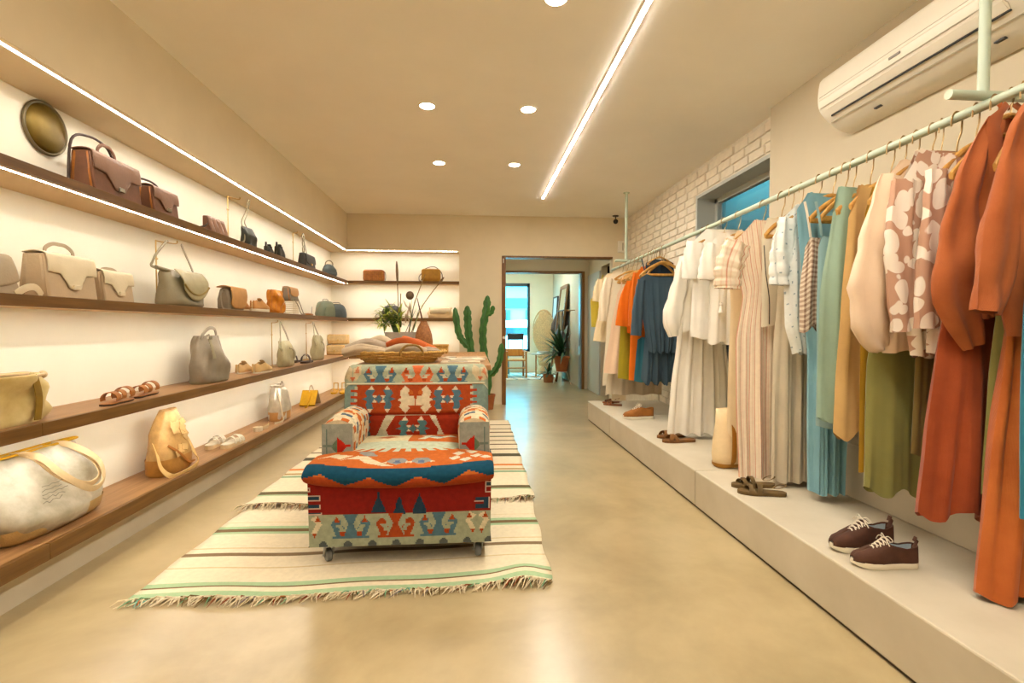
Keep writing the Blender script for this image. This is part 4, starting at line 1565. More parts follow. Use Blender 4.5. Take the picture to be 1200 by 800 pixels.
def shoe(name, label, toe, heel, z, upper, sole, lining, laces=None, group=None, sole_h=.026, high=1.0, hole=.52, tab=None, plat=1.0):
    """A low lace-up: toe and heel are points on the ground."""
    toe, heel = Vector(toe), Vector(heel)
    d = heel - toe
    L_ = d.length
    t = thing(name, label, 'shoe', ((toe.x + heel.x) / 2, (toe.y + heel.y) / 2, z), math.atan2(d.y, d.x) - PI / 2, group)
    k = L_ / .285
    S = Matrix.Scale(k, 4)
    sh = sole_h * plat
    sb = MB()
    rr = [sole_ring(.0, .285, .94, toe=.25), sole_ring(.006, .285, 1.0, toe=.22), sole_ring(sh, .285, 1.0, toe=.12), sole_ring(sh + .003, .285, .95, toe=.1)]
    sb.loft(rr).xf(S)
    obj('sole', sb, sole, t, angle=50)

    def up(u, v, sc=1.0, dz=0):
        tt = .015 + .97 * v
        w = foot(tt) * .97 * sc + .001
        h = lerp_table([(1, .046 * high), (.85, .060 * high), (.5, .058 * high)], 1)
        hp = [(0, .012), (.08, .034), (.2, .044), (.36, .064), (.5, .084), (.62, .072), (.78, .062), (.92, .070), (1, .074)]
        for (a, b), (c, e) in zip(hp[:-1], hp[1:]):
            if a <= tt <= c:
                h = (b + (e - b) * (tt - a) / (c - a)) * high
        op = 0 if tt < hole else min(1, (tt - hole) / .10) * .52
        a = (2 * u - 1)
        ang = a * PI / 2
        lim_ = 1 - op
        # from side (|a|=1 at sole) up to the top line; open in the middle past the tongue
        aa = math.copysign(op + (1 - op) * abs(a), a) if abs(a) > 1e-6 else (op if True else 0)
        x = w * math.copysign(abs(math.sin(aa * PI / 2)) ** .75, a if abs(a) > 1e-6 else 1)
        zz = sh + h * sc * max(0, math.cos(aa * PI / 2)) ** .62
        if op:
            zz = sh + h * sc * min(1, (1 - abs(a)) * 1.0 + .0) ** .7
            x = w * math.copysign(1 - .16 * (1 - abs(a)), a if abs(a) > 1e-6 else 1) * (1 if tt < .97 else .6)
        return Vector((x, (tt - .5) * .285, zz + dz))

    ub = MB()
    for s_ in (0, 1):
        ub.grid(lambda u, v, s_=s_: up(u * .4999 + .5001 * s_, v), 12, 34)
    ub.xf(S)
    obj('upper', ub, upper, t, angle=70, solid=.003 * k)
    lb = MB()
    for s_ in (0, 1):
        lb.grid(lambda u, v, s_=s_: up(u * .4999 + .5001 * s_, hole - .06 + (1.04 - hole) * v, .93, -.002), 8, 12)
    lb.loft([[p * .8 + Vector((0, .018, 0)) for p in sole_ring((sh + .008) / .8, .285, .8)], [p * .8 + Vector((0, .018, 0)) for p in sole_ring((sh + .010) / .8, .285, .8)]])
    lb.xf(S)
    obj('lining', lb, lining, t, angle=70)
    tg = MB()
    tg.loft([[Vector((x, y, z_)) for x, z_ in ((-w, h - .004), (-w * .5, h + .002), (w * .5, h + .002), (w, h - .004), (w * .5, h - .004), (-w * .5, h - .004))] for y, h, w in ((-.055, sh + .046 * high, .016), (-.02, sh + .078 * high, .019), (.012, sh + .098 * high, .022))]).xf(S)
    obj('tongue', tg, upper, t)
    if laces is not None:
        lc = MB()
        for i in range(5):
            y = -.056 + i * .0135
            h = sh + (.058 + .0095 * i) * high
            w = .019 + .001 * i
            lc.tube(smooth_path([(-w, y, h - .012), (-w * .5, y + .003, h), (w * .5, y + .009, h + .001), (w, y + .012, h - .010)], 3), .0028, 6)
            lc.tube(smooth_path([(w, y, h - .012), (w * .5, y + .003, h + .002), (-w * .5, y + .009, h + .003), (-w, y + .012, h - .010)], 3), .0028, 6)
        top = sh + .100 * high
        for s_ in (-1, 1):
            lc.tube(smooth_path([(0, .002, top), (s_ * .02, .004, top + .012), (s_ * .036, .012, top - .002), (s_ * .022, .008, top - .010), (0, .002, top)], 4), .002, 6)
            lc.tube(smooth_path([(0, .002, top), (s_ * .022, -.008, top + .002), (s_ * .042, -.006, top - .022)], 4), .002, 6)
        lc.xf(S)
        obj('laces', lc, laces, t)
    if tab:
        obj('heel_tab', MB().tube([(0, .128, sh + .055), (0, .142, sh + .088 * high), (0, .136, sh + .104 * high), (0, .128, sh + .085 * high)], .002, 8, w=.010, up=(0, 1, 0)).xf(S), tab, t)
    return t


def strap_arc(w0, y0, w1, y1, h, half, th, z0, n=12):
    """A band over the foot from the left edge (y0) to the right edge (y1)."""
    pts = []
    for i in range(n + 1):
        a = PI * i / n
        k = i / n
        pts.append(Vector((-math.cos(a) * (w0 + (w1 - w0) * k), y0 + (y1 - y0) * k, z0 + h * math.sin(a) ** .8)))
    return pts


def sandal(name, label, toe, heel, z, sole, straps, leather_m, group=None, sole_h=.02, ankle=False, footbed=None):
    toe, heel = Vector(toe), Vector(heel)
    d = heel - toe
    L_ = d.length
    t = thing(name, label, 'sandal', ((toe.x + heel.x) / 2, (toe.y + heel.y) / 2, z), math.atan2(d.y, d.x) - PI / 2, group)
    k = L_ / .265
    S = Matrix.Scale(k, 4)
    obj('sole', MB().loft([sole_ring(0, .265, .96), sole_ring(sole_h * .8, .265, 1.0)]).xf(S), sole, t, angle=50)
    obj('footbed', MB().loft([sole_ring(sole_h * .8, .265, .97), sole_ring(sole_h, .265, .95)]).xf(S), footbed or leather_m, t, angle=50)
    for y0, y1, h, half in straps:
        b = MB()
        t0 = y0 / .265 + .5
        t1 = y1 / .265 + .5
        b.tube(strap_arc(foot(t0) + .003, y0, foot(t1) + .003, y1, h, half, .002, sole_h * .6), .0022, 8, w=half, up=None)
        # flat side of the band lies along the foot
        b2 = MB()
        pts = strap_arc(foot(t0) + .003, y0, foot(t1) + .003, y1, h, half, .002, sole_h * .6)
        ringA = []
        for i, p in enumerate(pts):
            a = PI * i / (len(pts) - 1)
            nrm = Vector((-math.cos(a), 0, math.sin(a)))
            al = Vector((0, 1, 0))
            ringA.append([p + al * half + nrm * .0015, p - al * half + nrm * .0015, p - al * half - nrm * .0015, p + al * half - nrm * .0015])
        b2.loft(ringA).xf(S)
        obj('strap', b2, leather_m, t, angle=50)
    if ankle:
        b = MB()
        pts = [Vector((.028 * math.cos(a), .095 + .032 * math.sin(a), .052 + .012 * math.sin(a))) for a in [2 * PI * i / 20 for i in range(20)]]
        b.tube(pts, .0018, 6, closed=True, w=.005, up=(0, 0, 1)).xf(S)
        obj('ankle_strap', b, leather_m, t)
    return t


PZ = .2252
M_SUEDE = leather('dark_brown_suede', (84, 52, 36), .85, .2)
M_CREAMR = mat('cream_rubber', (226, 216, 192), .6, .04)
M_LINB = cloth('pale_blue_lining', (176, 190, 196))
M_LACE = cloth('cream_lace', (232, 222, 200))
shoe('sneaker', 'dark brown suede sneaker with cream laces, nearer one of the pair on the plinth', on_z(997, 662, PZ), on_z(1074, 663, PZ), PZ, M_SUEDE, M_CREAMR, M_LINB, M_LACE, 'dark brown sneakers', tab=M_SUEDE)
shoe('sneaker', 'dark brown suede sneaker with cream laces, farther one of the pair on the plinth', on_z(973, 645, PZ), on_z(1044, 640, PZ), PZ, M_SUEDE, M_CREAMR, M_LINB, M_LACE, 'dark brown sneakers', tab=M_SUEDE)
M_TANSU = leather('tan_suede', (160, 100, 40), .8, .15)
shoe('casual_shoe', 'single tan suede lace-up shoe on the far part of the plinth', on_z(730, 491, PZ), on_z(766, 490, PZ), PZ, M_TANSU, M_CREAMR, cloth('tan_lining', (120, 80, 44)), M_LACE)
M_BRSAN = leather('brown_sandal_leather', (132, 88, 44), .5, .2)
M_OLSAN = leather('olive_brown_leather', (112, 88, 48), .55, .25)
bands = [(-.075, -.055, .034, .012), (-.045, -.070, .040, .010), (-.01, -.02, .050, .013)]
sandal('sandal', 'olive brown strappy sandal below the striped dress, front one of its pair', on_z(864, 577, PZ), on_z(922, 581, PZ), PZ, M_OLSAN, bands, M_OLSAN, 'olive brown sandals', ankle=True)
sandal('sandal', 'olive brown strappy sandal below the striped dress, rear one of its pair', on_z(857, 570, PZ), on_z(908, 570, PZ), PZ, M_OLSAN, bands, M_OLSAN, 'olive brown sandals', ankle=True)
sandal('slide_sandal', 'brown crossed-band slide below the white tiered dress, nearer one', on_z(776, 518, PZ), on_z(815, 517, PZ), PZ, M_BRSAN, [(-.08, -.03, .045, .016), (-.03, -.08, .047, .016)], M_BRSAN, 'brown crossed-band slides')
sandal('slide_sandal', 'brown crossed-band slide below the white tiered dress, farther one', on_z(770, 513, PZ), on_z(803, 511, PZ), PZ, M_BRSAN, [(-.08, -.03, .045, .016), (-.03, -.08, .047, .016)], M_BRSAN, 'brown crossed-band slides')
M_RDSAN = leather('reddish_brown_leather', (138, 78, 32), .5, .2)
sandal('strappy_sandal', 'reddish brown strappy sandal at the far end of the plinth, nearer one', on_z(707, 474, PZ), on_z(729, 475.5, PZ), PZ, M_RDSAN, bands, M_RDSAN, 'reddish brown sandals', ankle=True)
sandal('strappy_sandal', 'reddish brown strappy sandal at the far end of the plinth, farther one', on_z(706, 472, PZ), on_z(726, 471.5, PZ), PZ, M_RDSAN, bands, M_RDSAN, 'reddish brown sandals', ankle=True)

# tote leaning on the plinth
M_TANC = leather('tan_canvas', (226, 202, 158), .8, .06)
M_TANL = leather('golden_tan_leather', (176, 122, 40), .5, .12)
tb = thing('tote_bag', 'tan canvas tote with golden leather straps standing on the plinth', 'bag', (1.66, 3.0, PZ), .25)


def bag_loft(rows, n=32, e=2.6):
    """rows: (z, half width, half depth, x shift, y shift) -> closed rounded-rectangle loft."""
    rings = []
    for z, a, b, sx, sy in rows:
        ring = []
        for i in range(n):
            q = 2 * PI * i / n
            c, s_ = math.cos(q), math.sin(q)
            ring.append(Vector((sx + a * math.copysign(abs(c) ** (2 / e), c), sy + b * math.copysign(abs(s_) ** (2 / e), s_), z)))
        rings.append(ring)
    return rings


rows = [(0, .150, .060, 0, 0), (.012, .160, .075, 0, 0), (.08, .166, .082, 0, 0), (.18, .154, .068, .0, .01), (.28, .138, .042, .0, .02), (.36, .128, .018, .0, .035)]
obj('body', MB().loft(bag_loft(rows), caps=(True, False)), M_TANC, tb, angle=60, solid=.003)
for sx in (-.085, .03):
    pts = [(sx, -.066, .02), (sx - .01 * (1 if sx < 0 else -1), -.086, .10), (sx + .01, -.062, .22), (sx + .035, -.022, .345)]
    obj('leather_strip', MB().tube(smooth_path(pts, 5), .003, 6, w=.020, up=(0, 1, 0.2)), M_TANL, tb)
obj('base_strip', MB().loft(bag_loft([(.0, .153, .063, 0, 0), (.014, .166, .079, 0, 0), (.03, .168, .081, 0, 0)]), caps=(True, False)), M_TANL, tb, angle=60)
obj('handle', MB().tube(smooth_path([(-.03, .015, .33), (-.025, .03, .40), (.0, .045, .475), (.025, .04, .40), (.05, .03, .33)], 5), .004, 8, w=.014, up=(0, 1, 0)), M_TANL, tb)

# ------------------------------------------------------------------ goods on the wall shelves
Z1, Z2, Z3, Z4 = 1.7402, 1.2262, .7142, .2162
M_GOLDM = mat('brushed_gold', (206, 170, 100), .3, .06, metal=.85)
M_SILV = mat('silver_buckle', (190, 188, 180), .25, .05, metal=.9)


def put(name, label, cat, y, x, z, rz=PI / 2, group=None):
    """Local x runs along the shelf away from the viewer, local -y faces the room."""
    return thing(name, label, cat, (x, y, z), rz, group)


def strap(mb, pts, w=.008, th=.0025, k=5, up=(0, 1, 0)):
    return mb.tube(smooth_path(pts, k), th, 6, w=w, up=up)


def satchel(name, label, cat, y, x, z, w, h, d, m_body, m_flap, m_side, steps=True, rz=PI / 2, handle=None, back_handle=None, clasp=M_SILV, fall=.62, taper=.82, flare=0.0):
    """A stiff bag: gusseted body, shaped flap over the front, clasp and handles."""
    t = put(name, label, cat, y, x, z, rz)
    a, b, c = w / 2, d / 2, d / 2 * taper * .8
    body = MB()
    rr = [[Vector((sx * a * f, sy * q, zz)) for sx, sy in ((-1, -1), (1, -1), (1, 1), (-1, 1))] for zz, q, f in ((0, b, 1), (h * .5, (b + c) / 2, 1 - flare / 2), (h, c, 1 - flare))]
    body.loft(rr)
    obj('body', body, m_body, t, bevel=.006)
    for s in (-1, 1):
        g = MB()
        zz = [(0, b * .82), (h * .5, (b + c) * .38), (h * .96, c * .75)]
        pts = []
        for q, hw in zz:
            f = 1 - flare * q / h
            pts.append([Vector((s * (a * f + .0015), -hw, q)), Vector((s * (a * f - .008), 0, q)), Vector((s * (a * f + .0015), hw, q))])
        g.loft(pts, closed=False)
        obj('gusset', g, m_side, t, solid=.002)

    def edge(u):
        """How far down the front the flap falls at u = 0..1."""
        if not steps:
            return fall * h * (1 - .25 * (2 * abs(u - .5)) ** 2.5)
        q = abs(u - .5) * 2
        if q < .22:
            return fall * h * 1.28
        if q < .34:
            return fall * h * (1.28 - .28 * (q - .22) / .12)
        if q < .55:
            return fall * h * (1.0 - .28 * sm(.34, .55, q))
        return fall * h * (.72 - .06 * (q - .55))

    def fp(u, v):
        xx = (u - .5) * w * (1.0 - flare) * 1.01
        if v < .35:
            k = v / .35
            return Vector((xx, c - (c * 2 + .006) * k, h + .004 + .008 * math.sin(PI * k)))
        k = (v - .35) / .65
        dn = edge(u) * k
        yy = -(c + (b - c) * dn / h) - .006 - .004 * math.sin(PI * k)
        return Vector(((u - .5) * w * (1 - flare * (1 - dn / h)) * 1.01, yy, h + .003 - dn))

    f = MB()
    f.grid(fp, 40, 16)
    obj('flap', f, m_flap, t, angle=50, solid=.004)
    if clasp is not None:
        zc = h - edge(.5) + .012
        yc = -(c + (b - c) * (1 - zc / h)) - .014
        obj('clasp', MB().box(-.018, .018, yc - .004, yc + .008, zc - .012, zc + .010), clasp, t, smooth=False, bevel=.003)
    if handle:
        hw, hh, hm = handle
        obj('handle', strap(MB(), [(-hw, 0, h), (-hw * .96, 0, h + hh * .55), (-hw * .5, 0, h + hh * .95), (0, 0, h + hh), (hw * .5, 0, h + hh * .95), (hw * .96, 0, h + hh * .55), (hw, 0, h)], .009, .004), hm, t)
    if back_handle:
        hw, hh, hm = back_handle
        obj('shoulder_strap', MB().tube(smooth_path([(-a - .02, c, .02), (-a * .9, c + .01, h + hh * .5), (-a * .3, c, h + hh), (a * .4, c, h + hh * .85), (a * .75, c, h + .01)], 6), .006, 8), hm, t)
    return t


def sack(name, label, cat, y, x, z, rows, m, rz=PI / 2, e=2.8, wr=.006, seed=1, cap_top=False, n=48, fine=4, part='body'):
    """A soft bag body lofted through rows of (height, half width, half depth, shift x, shift y) with creases."""
    t = put(name, label, cat, y, x, z, rz)
    tab = []
    for i in range(len(rows) - 1):
        for k in range(fine):
            q = k / fine
            tab.append(tuple(rows[i][j] + (rows[i + 1][j] - rows[i][j]) * q for j in range(5)))
    tab.append(rows[-1])
    R_ = bag_loft(tab, n, e)
    r = random.Random(seed)
    ph = [r.uniform(0, 6) for _ in range(6)]
    H = rows[-1][0] or 1
    for ring, row in zip(R_, tab):
        zz = row[0] / H
        for i, p in enumerate(ring):
            a = 2 * PI * i / n
            k = wr * (math.sin(3 * a + 5 * zz + ph[0]) + .6 * math.sin(7 * a - 7 * zz + ph[1]) + .5 * math.sin(11 * zz + 2 * a + ph[2])) * min(1, zz * 6)
            p.x += k * math.cos(a)
            p.y += k * math.sin(a)
    obj(part, MB().loft(R_, caps=(True, cap_top)), m, t, angle=60, solid=0 if cap_top else .003)
    return t


def bag_stand(label, y, x, z, h, arm, side=1):
    """A slim display stand: foot, pole and an arm with an upturned end."""
    t = put('bag_stand', label, 'stand', y, x, z)
    obj('foot', MB().lathe([(.001, 0), (.045, 0), (.045, .004), (.001, .005)], 20, (0, .035, 0)), M_GOLDM, t)
    obj('pole', MB().tube([(0, .035, .004), (0, .035, h)], .004, 8), M_GOLDM, t)
    obj('arm', MB().tube(smooth_path([(0, .035, h - .004), (side * arm * .6, .02, h - .002), (side * arm, .0, h + .004), (side * arm, -.004, h + .022)], 4), .0038, 8), M_GOLDM, t)
    obj('screw', MB().tube([(-.014, .035, h * .72), (.012, .035, h * .72)], .005, 8), M_GOLDM, t)
    return t


CHEST = leather('chestnut', (122, 80, 56), .42, .14)
CHESTL = leather('chestnut_sheen', (144, 108, 86), .4, .10)  # greyer, paler chestnut: shine on flaps and folds put into the colour
COGN = leather('cognac', (178, 112, 46), .45, .15)
DKBRN = leather('dark_brown', (62, 42, 32), .45, .12)
CREAML = leather('cream_leather', (226, 212, 180), .5, .04)
CREAMD = leather('cream_leather_side', (196, 174, 142), .5, .05)
TAUPE = leather('taupe_leather', (176, 160, 134), .5, .05)
GRGRN = leather('grey_green', (172, 162, 126), .5, .08)
GRGRND = leather('grey_green_dark', (142, 132, 104), .5, .08)
BLKGRN = leather('black_green', (50, 50, 40), .5, .15)
SLATE = leather('slate_blue', (82, 94, 96), .5, .1)
MINTL = leather('mint_grey', (132, 142, 122), .5, .08)
TANB = leather('tan_leather', (202, 152, 92), .5, .08)
GREYB = leather('warm_grey', (136, 124, 104), .48, .1)
AMBER = leather('amber', (216, 142, 36), .5, .25, c2=(170, 96, 14))
YELL = leather('yellow', (214, 164, 20), .45, .12)
OLYEL = cloth('olive_cream_canvas', (218, 198, 140), .25, c2=(178, 150, 82))
METAL = mat('crinkled_metallic', (214, 206, 188), .32, .12, 18., .7, 26., metal=.45)
WHITEL = mat('white_waxed_canvas', (206, 200, 182), .4, .10, 7., .9, 14., c2=(150, 142, 118))
GOLDT = leather('golden_tan', (210, 168, 104), .45, .18)
CREAMSUE = leather('cream_suede', (222, 196, 152), .7, .08)

# brass disc on the niche wall
t = thing('wall_disc', 'round dark brass disc hanging on the niche wall above the topmost shelf', 'wall decoration', (XN + .002, 2.54, 2.04))
obj('disc', MB().lathe([(.001, .030), (.05, .029), (.095, .022), (.112, .010), (.116, 0)], 40, caps=(True, False)).xf(Matrix.Rotation(PI / 2, 4, 'Y')), mat('dark_brass', (120, 98, 34), .4, .18, 6., .2, 20., metal=.55), t, angle=60)
obj('rim', MB().tube([(.006, .117 * math.cos(a), .117 * math.sin(a)) for a in [2 * PI * i / 48 for i in range(48)]], .008, 8, closed=True), mat('dark_brass_rim', (116, 104, 74), .45, .1, metal=.4), t)

# --- topmost shelf
satchel('satchel', 'large chestnut leather satchel with shaped flap and silver clasp, first on the topmost shelf', 'handbag', 2.68, -1.85, Z1, .33, .20, .13, CHEST, CHESTL, COGN, handle=(.06, .07, CHEST), back_handle=(0, .10, DKBRN))  # cognac gussets: orange light on the bag ends put into their colour
satchel('satchel', 'smaller chestnut leather satchel beside the large one on the topmost shelf', 'handbag', 3.07, -1.84, Z1, .23, .155, .11, CHEST, CHESTL, COGN, back_handle=(0, .05, DKBRN))  # gussets in cognac too, for the orange light falling on them
t = put('clutch', 'folded brown ribbed clutch with its strap lying on the topmost shelf', 'handbag', 3.68, -1.82, Z1)
obj('body', MB().loft([[Vector((x, y, z)) for x, y in ((-.12, -.03), (.12, -.03), (.12, .03), (-.12, .03))] for z in (0,)] + [[Vector((x, y, .125)) for x, y in ((-.115, .005), (.115, .005), (.115, .03), (-.115, .03))]]), CHEST, t, bevel=.006)
for i in range(4):
    x0 = -.115 + i * .06
    obj('fold', MB().grid(lambda u, v, x0=x0: Vector((x0 + .056 * u, -.034 + .036 * v - .010 * math.sin(PI * u), .004 + .12 * v)), 8, 6), CHESTL, t, solid=.003)
obj('strap', strap(MB(), [(-.115, -.005, .07), (-.17, -.02, .045), (-.24, -.02, .02), (-.30, -.01, .006)], .007), DKBRN, t)
bag_stand('slim gold stand carrying the dark green pouch on the topmost shelf', 4.06, -1.88, Z1, .385, .12)
t = sack('pouch', 'dark green crinkled pouch whose cords hang from a gold stand', 'handbag', 4.22, -1.83, Z1, [(0, .09, .025, 0, 0), (.02, .105, .035, 0, 0), (.10, .100, .035, 0, 0), (.165, .092, .012, 0, .01)], BLKGRN, wr=.004)
obj('cord', MB().tube(smooth_path([(-.09, 0, .14), (-.10, .01, .20), (-.04, 0, .30), (-.045, -.02, .375), (-.02, -.02, .375), (-.02, 0, .28), (-.07, 0, .20), (.02, .02, .17)], 6), .004, 8), GRGRND, t)
obj('strap_end', strap(MB(), [(-.09, -.01, .10), (-.14, -.03, .05), (-.19, -.04, .02), (-.24, -.03, .004)], .009), GRGRND, t)
for yy, lb in ((-1.905, 'dark ankle shoe closer to the wall, of the pair standing on the topmost shelf'), (-1.81, 'dark ankle shoe closer to the shelf edge, of the pair standing on the topmost shelf')):
    shoe('ankle_shoe', lb, (yy - .03, 4.97, 0), (yy, 4.74, 0), Z1, BLKGRN, BLKGRN, DKBRN, None, 'dark ankle shoes', high=1.45, tab=BLKGRN)
bag_stand('slim gold stand behind the chain-handled bag on the topmost shelf', 5.52, -1.90, Z1, .375, .03)
t = satchel('baguette_bag', 'dark green slouchy bag with a handle of big rings, on the topmost shelf', 'handbag', 5.66, -1.84, Z1, .33, .15, .10, BLKGRN, BLKGRN, DKBRN, steps=False, fall=.75, clasp=M_GOLDM, flare=.12)
for i, (dx, dz) in enumerate(((-.10, .20), (-.085, .265), (-.10, .325))):
    obj('ring', MB().tube([Vector((dx + .030 * math.cos(a), .005 * (i % 2), dz + .034 * math.sin(a))) for a in [2 * PI * k / 20 for k in range(20)]], .007, 8, closed=True), GRGRND, t)
obj('strap', strap(MB(), [(.05, .01, .15), (-.02, .01, .26), (-.05, .01, .36), (-.085, .01, .37)], .009), BLKGRN, t)
t = sack('mini_backpack', 'small slate blue backpack with a top loop at the corner of the topmost shelf', 'backpack', 6.38, -1.80, Z1, [(0, .085, .05, 0, 0), (.015, .095, .06, 0, 0), (.08, .085, .05, 0, 0), (.13, .05, .03, 0, .01), (.145, .02, .012, 0, .015)], SLATE, rz=PI / 4, wr=.003, cap_top=True)
obj('loop', MB().tube(smooth_path([(-.05, .01, .11), (-.045, .0, .165), (0, 0, .19), (.045, 0, .165), (.05, .01, .11)], 5), .006, 8), GRGRND, t)
t = put('box_bag', 'brown woven leather box bag in the back niche', 'handbag', 7.14, -1.40, Z1, 0)
obj('body', MB().box(-.145, .145, -.06, .06, 0, .165), leather('woven_brown', (176, 108, 42), .5, .3, c2=(110, 60, 16)), t, bevel=.03)
wv = MB()
for i in range(9):
    for j in range(5):
        x, zz = -.12 + i * .03, .028 + j * .027
        o_ = .004 if (i + j) % 2 else .001
        wv.box(x - .013, x + .013, -.060 - o_, -.055, zz - .012, zz + .012)
obj('woven_front', wv, leather('woven_strip', (190, 122, 54), .5, .2), t, smooth=False, bevel=.002)
obj('strap', MB().tube(smooth_path([(.14, 0, .14), (.16, -.01, .12), (.165, -.02, .05), (.155, -.03, .006)], 4), .004, 6), DKBRN, t)
t = put('box_bag', 'mustard tan smooth box bag with a looped strap in the back niche', 'handbag', 7.14, -.60, Z1, 0)
obj('body', MB().box(-.135, .135, -.06, .06, 0, .185), leather('mustard_tan', (176, 128, 44), .5, .15), t, bevel=.035)
obj('front_flap', MB().box(-.125, .125, -.066, -.058, .05, .172), leather('mustard_tan_flap', (188, 140, 52), .5, .12), t, bevel=.01)
obj('strap', MB().tube(smooth_path([(-.135, 0, .12), (-.17, -.01, .07), (-.16, -.02, .006), (-.12, -.03, .06), (-.10, 0, .17), (0, 0, .215), (.08, 0, .20), (.15, 0, .12), (.155, -.01, .02)], 6), .005, 8), DKBRN, t)

# --- second shelf
satchel('flat_bag', 'taupe trapezoid bag cut by the left edge of the picture, second shelf', 'handbag', 1.96, -1.84, Z2, .32, .145, .10, TAUPE, TAUPE, TAUPE, steps=False, fall=.85, clasp=None, flare=.22)
obj('strap', MB().tube(smooth_path([(.13, -.05, .004), (.17, -.055, .03), (.22, -.05, .035), (.26, -.04, .006)], 4), .003, 6, w=.016, up=(0, 1, 0)), CREAML, bpy.data.objects['flat_bag'])
satchel('satchel', 'large cream leather satchel with shaped flap and two arched handles', 'handbag', 2.365, -1.84, Z2, .265, .185, .13, CREAMD, CREAML, CREAMD, handle=(.075, .055, TAUPE), clasp=CREAML)
satchel('satchel', 'smaller cream leather satchel touching the large cream one', 'handbag', 2.65, -1.83, Z2, .205, .145, .11, CREAMD, CREAML, CREAMD, clasp=CREAML, handle=(.05, .02, TAUPE))
bag_stand('gold display stand with a side arm holding the grey green bag strap', 3.20, -1.90, Z2, .405, .15)
t = sack('shoulder_bag', 'soft grey green shoulder bag with rounded flap hung on a gold stand', 'handbag', 3.28, -1.84, Z2, [(0, .19, .06, 0, 0), (.015, .20, .075, 0, 0), (.10, .185, .07, 0, 0), (.19, .16, .045, -.01, .01), (.225, .15, .02, -.01, .015)], GRGRND, wr=.006, cap_top=True)


def gg_flap(u, v):
    q = abs(2 * u - 1)
    dn = (.185 - .07 * q ** 2.2) * v
    return Vector(((u - .42) * .30 * (1 - .1 * v), -.03 - .05 * math.sin(min(1, v * 1.4) * PI / 2) - .006, .225 - dn))


obj('flap', MB().grid(gg_flap, 24, 12), GRGRN, t, solid=.004)
obj('flap_trim', MB().tube([gg_flap(u, .80) + Vector((0, -.005, 0)) for u in [i / 24 for i in range(25)]], .006, 6), leather('olive_trim', (150, 128, 66), .5), t)
obj('strap', MB().tube(smooth_path([(-.15, .0, .215), (-.26, .01, .225), (-.255, .01, .25), (-.22, .01, .30), (-.10, .03, .385), (-.07, .03, .40)], 5), .003, 6, w=.009, up=(0, 1, 0)), GRGRND, t)
obj('strap', MB().tube(smooth_path([(.05, .02, .40), (.08, .02, .36), (.13, .0, .25), (.15, .0, .20)], 5), .003, 6, w=.009, up=(0, 1, 0)), GRGRND, t)
obj('buckle', MB().box(.125, .155, -.012, .012, .195, .225), M_SILV, t, smooth=False, bevel=.004)
obj('handle_roll', MB().tube([(-.24, .0, .222), (-.12, .0, .214)], .012, 10), GRGRND, t)
# tan saddle bag: rounded flap over grey sides
t = put('saddle_bag', 'tan saddle bag with deep rounded flap and grey sides on the second shelf', 'handbag', 3.93, -1.84, Z2)
obj('body', MB().loft([[Vector((x, y, z)) for x, y in ((-.12, -.05), (.12, -.05), (.12, .05), (-.12, .05))] for z in (0, .08)] + [[Vector((x, y, .165)) for x, y in ((-.115, -.03), (.115, -.03), (.115, .03), (-.115, .03))]]), GREYB, t, bevel=.02)


def sb_flap(u, v):
    q = abs(2 * u - 1)
    if v < .3:
        k = v / .3
        return Vector(((u - .5) * .25, .045 - .10 * k, .168 + .012 * math.sin(PI * k)))
    k = (v - .3) / .7
    return Vector(((u - .5) * .25 * (1 - .06 * k), -.055 - .010 * math.sin(PI * k), .168 - .155 * k * (1 - .22 * q ** 4)))


obj('flap', MB().grid(sb_flap, 28, 20), TANB, t, solid=.005)
obj('strap', MB().tube(smooth_path([(-.12, 0, .14), (-.17, -.01, .12), (-.19, -.02, .06), (-.18, -.03, .006), (-.12, -.055, .004)], 5), .003, 6, w=.011, up=(0, 1, 0)), GREYB, t)
M_SHTAN = leather('light_tan_shoe', (206, 150, 88), .6, .1)
shoe('sneaker', 'tan low sneaker with white sole on the second shelf, the one by the wall', (-1.945, 4.44, 0), (-1.925, 4.18, 0), Z2, M_SHTAN, M_CREAMR, CREAMSUE, None, 'tan sneakers')
shoe('sneaker', 'tan low sneaker with white sole on the second shelf, the one by the shelf edge', (-1.785, 4.46, 0), (-1.805, 4.20, 0), Z2, M_SHTAN, M_CREAMR, CREAMSUE, None, 'tan sneakers')
t = sack('pouch', 'amber crumpled leather pouch standing upright on the second shelf', 'handbag', 4.76, -1.83, Z2, [(0, .085, .05, 0, 0), (.02, .10, .06, 0, 0), (.10, .09, .055, .006, 0), (.16, .10, .05, -.004, 0), (.215, .095, .03, .004, .01)], AMBER, wr=.012, seed=5, cap_top=True)
obj('cord', MB().tube(smooth_path([(-.09, 0, .16), (-.14, -.02, .10), (-.16, -.03, .03), (-.12, -.05, .004)], 4), .003, 6), COGN, t)
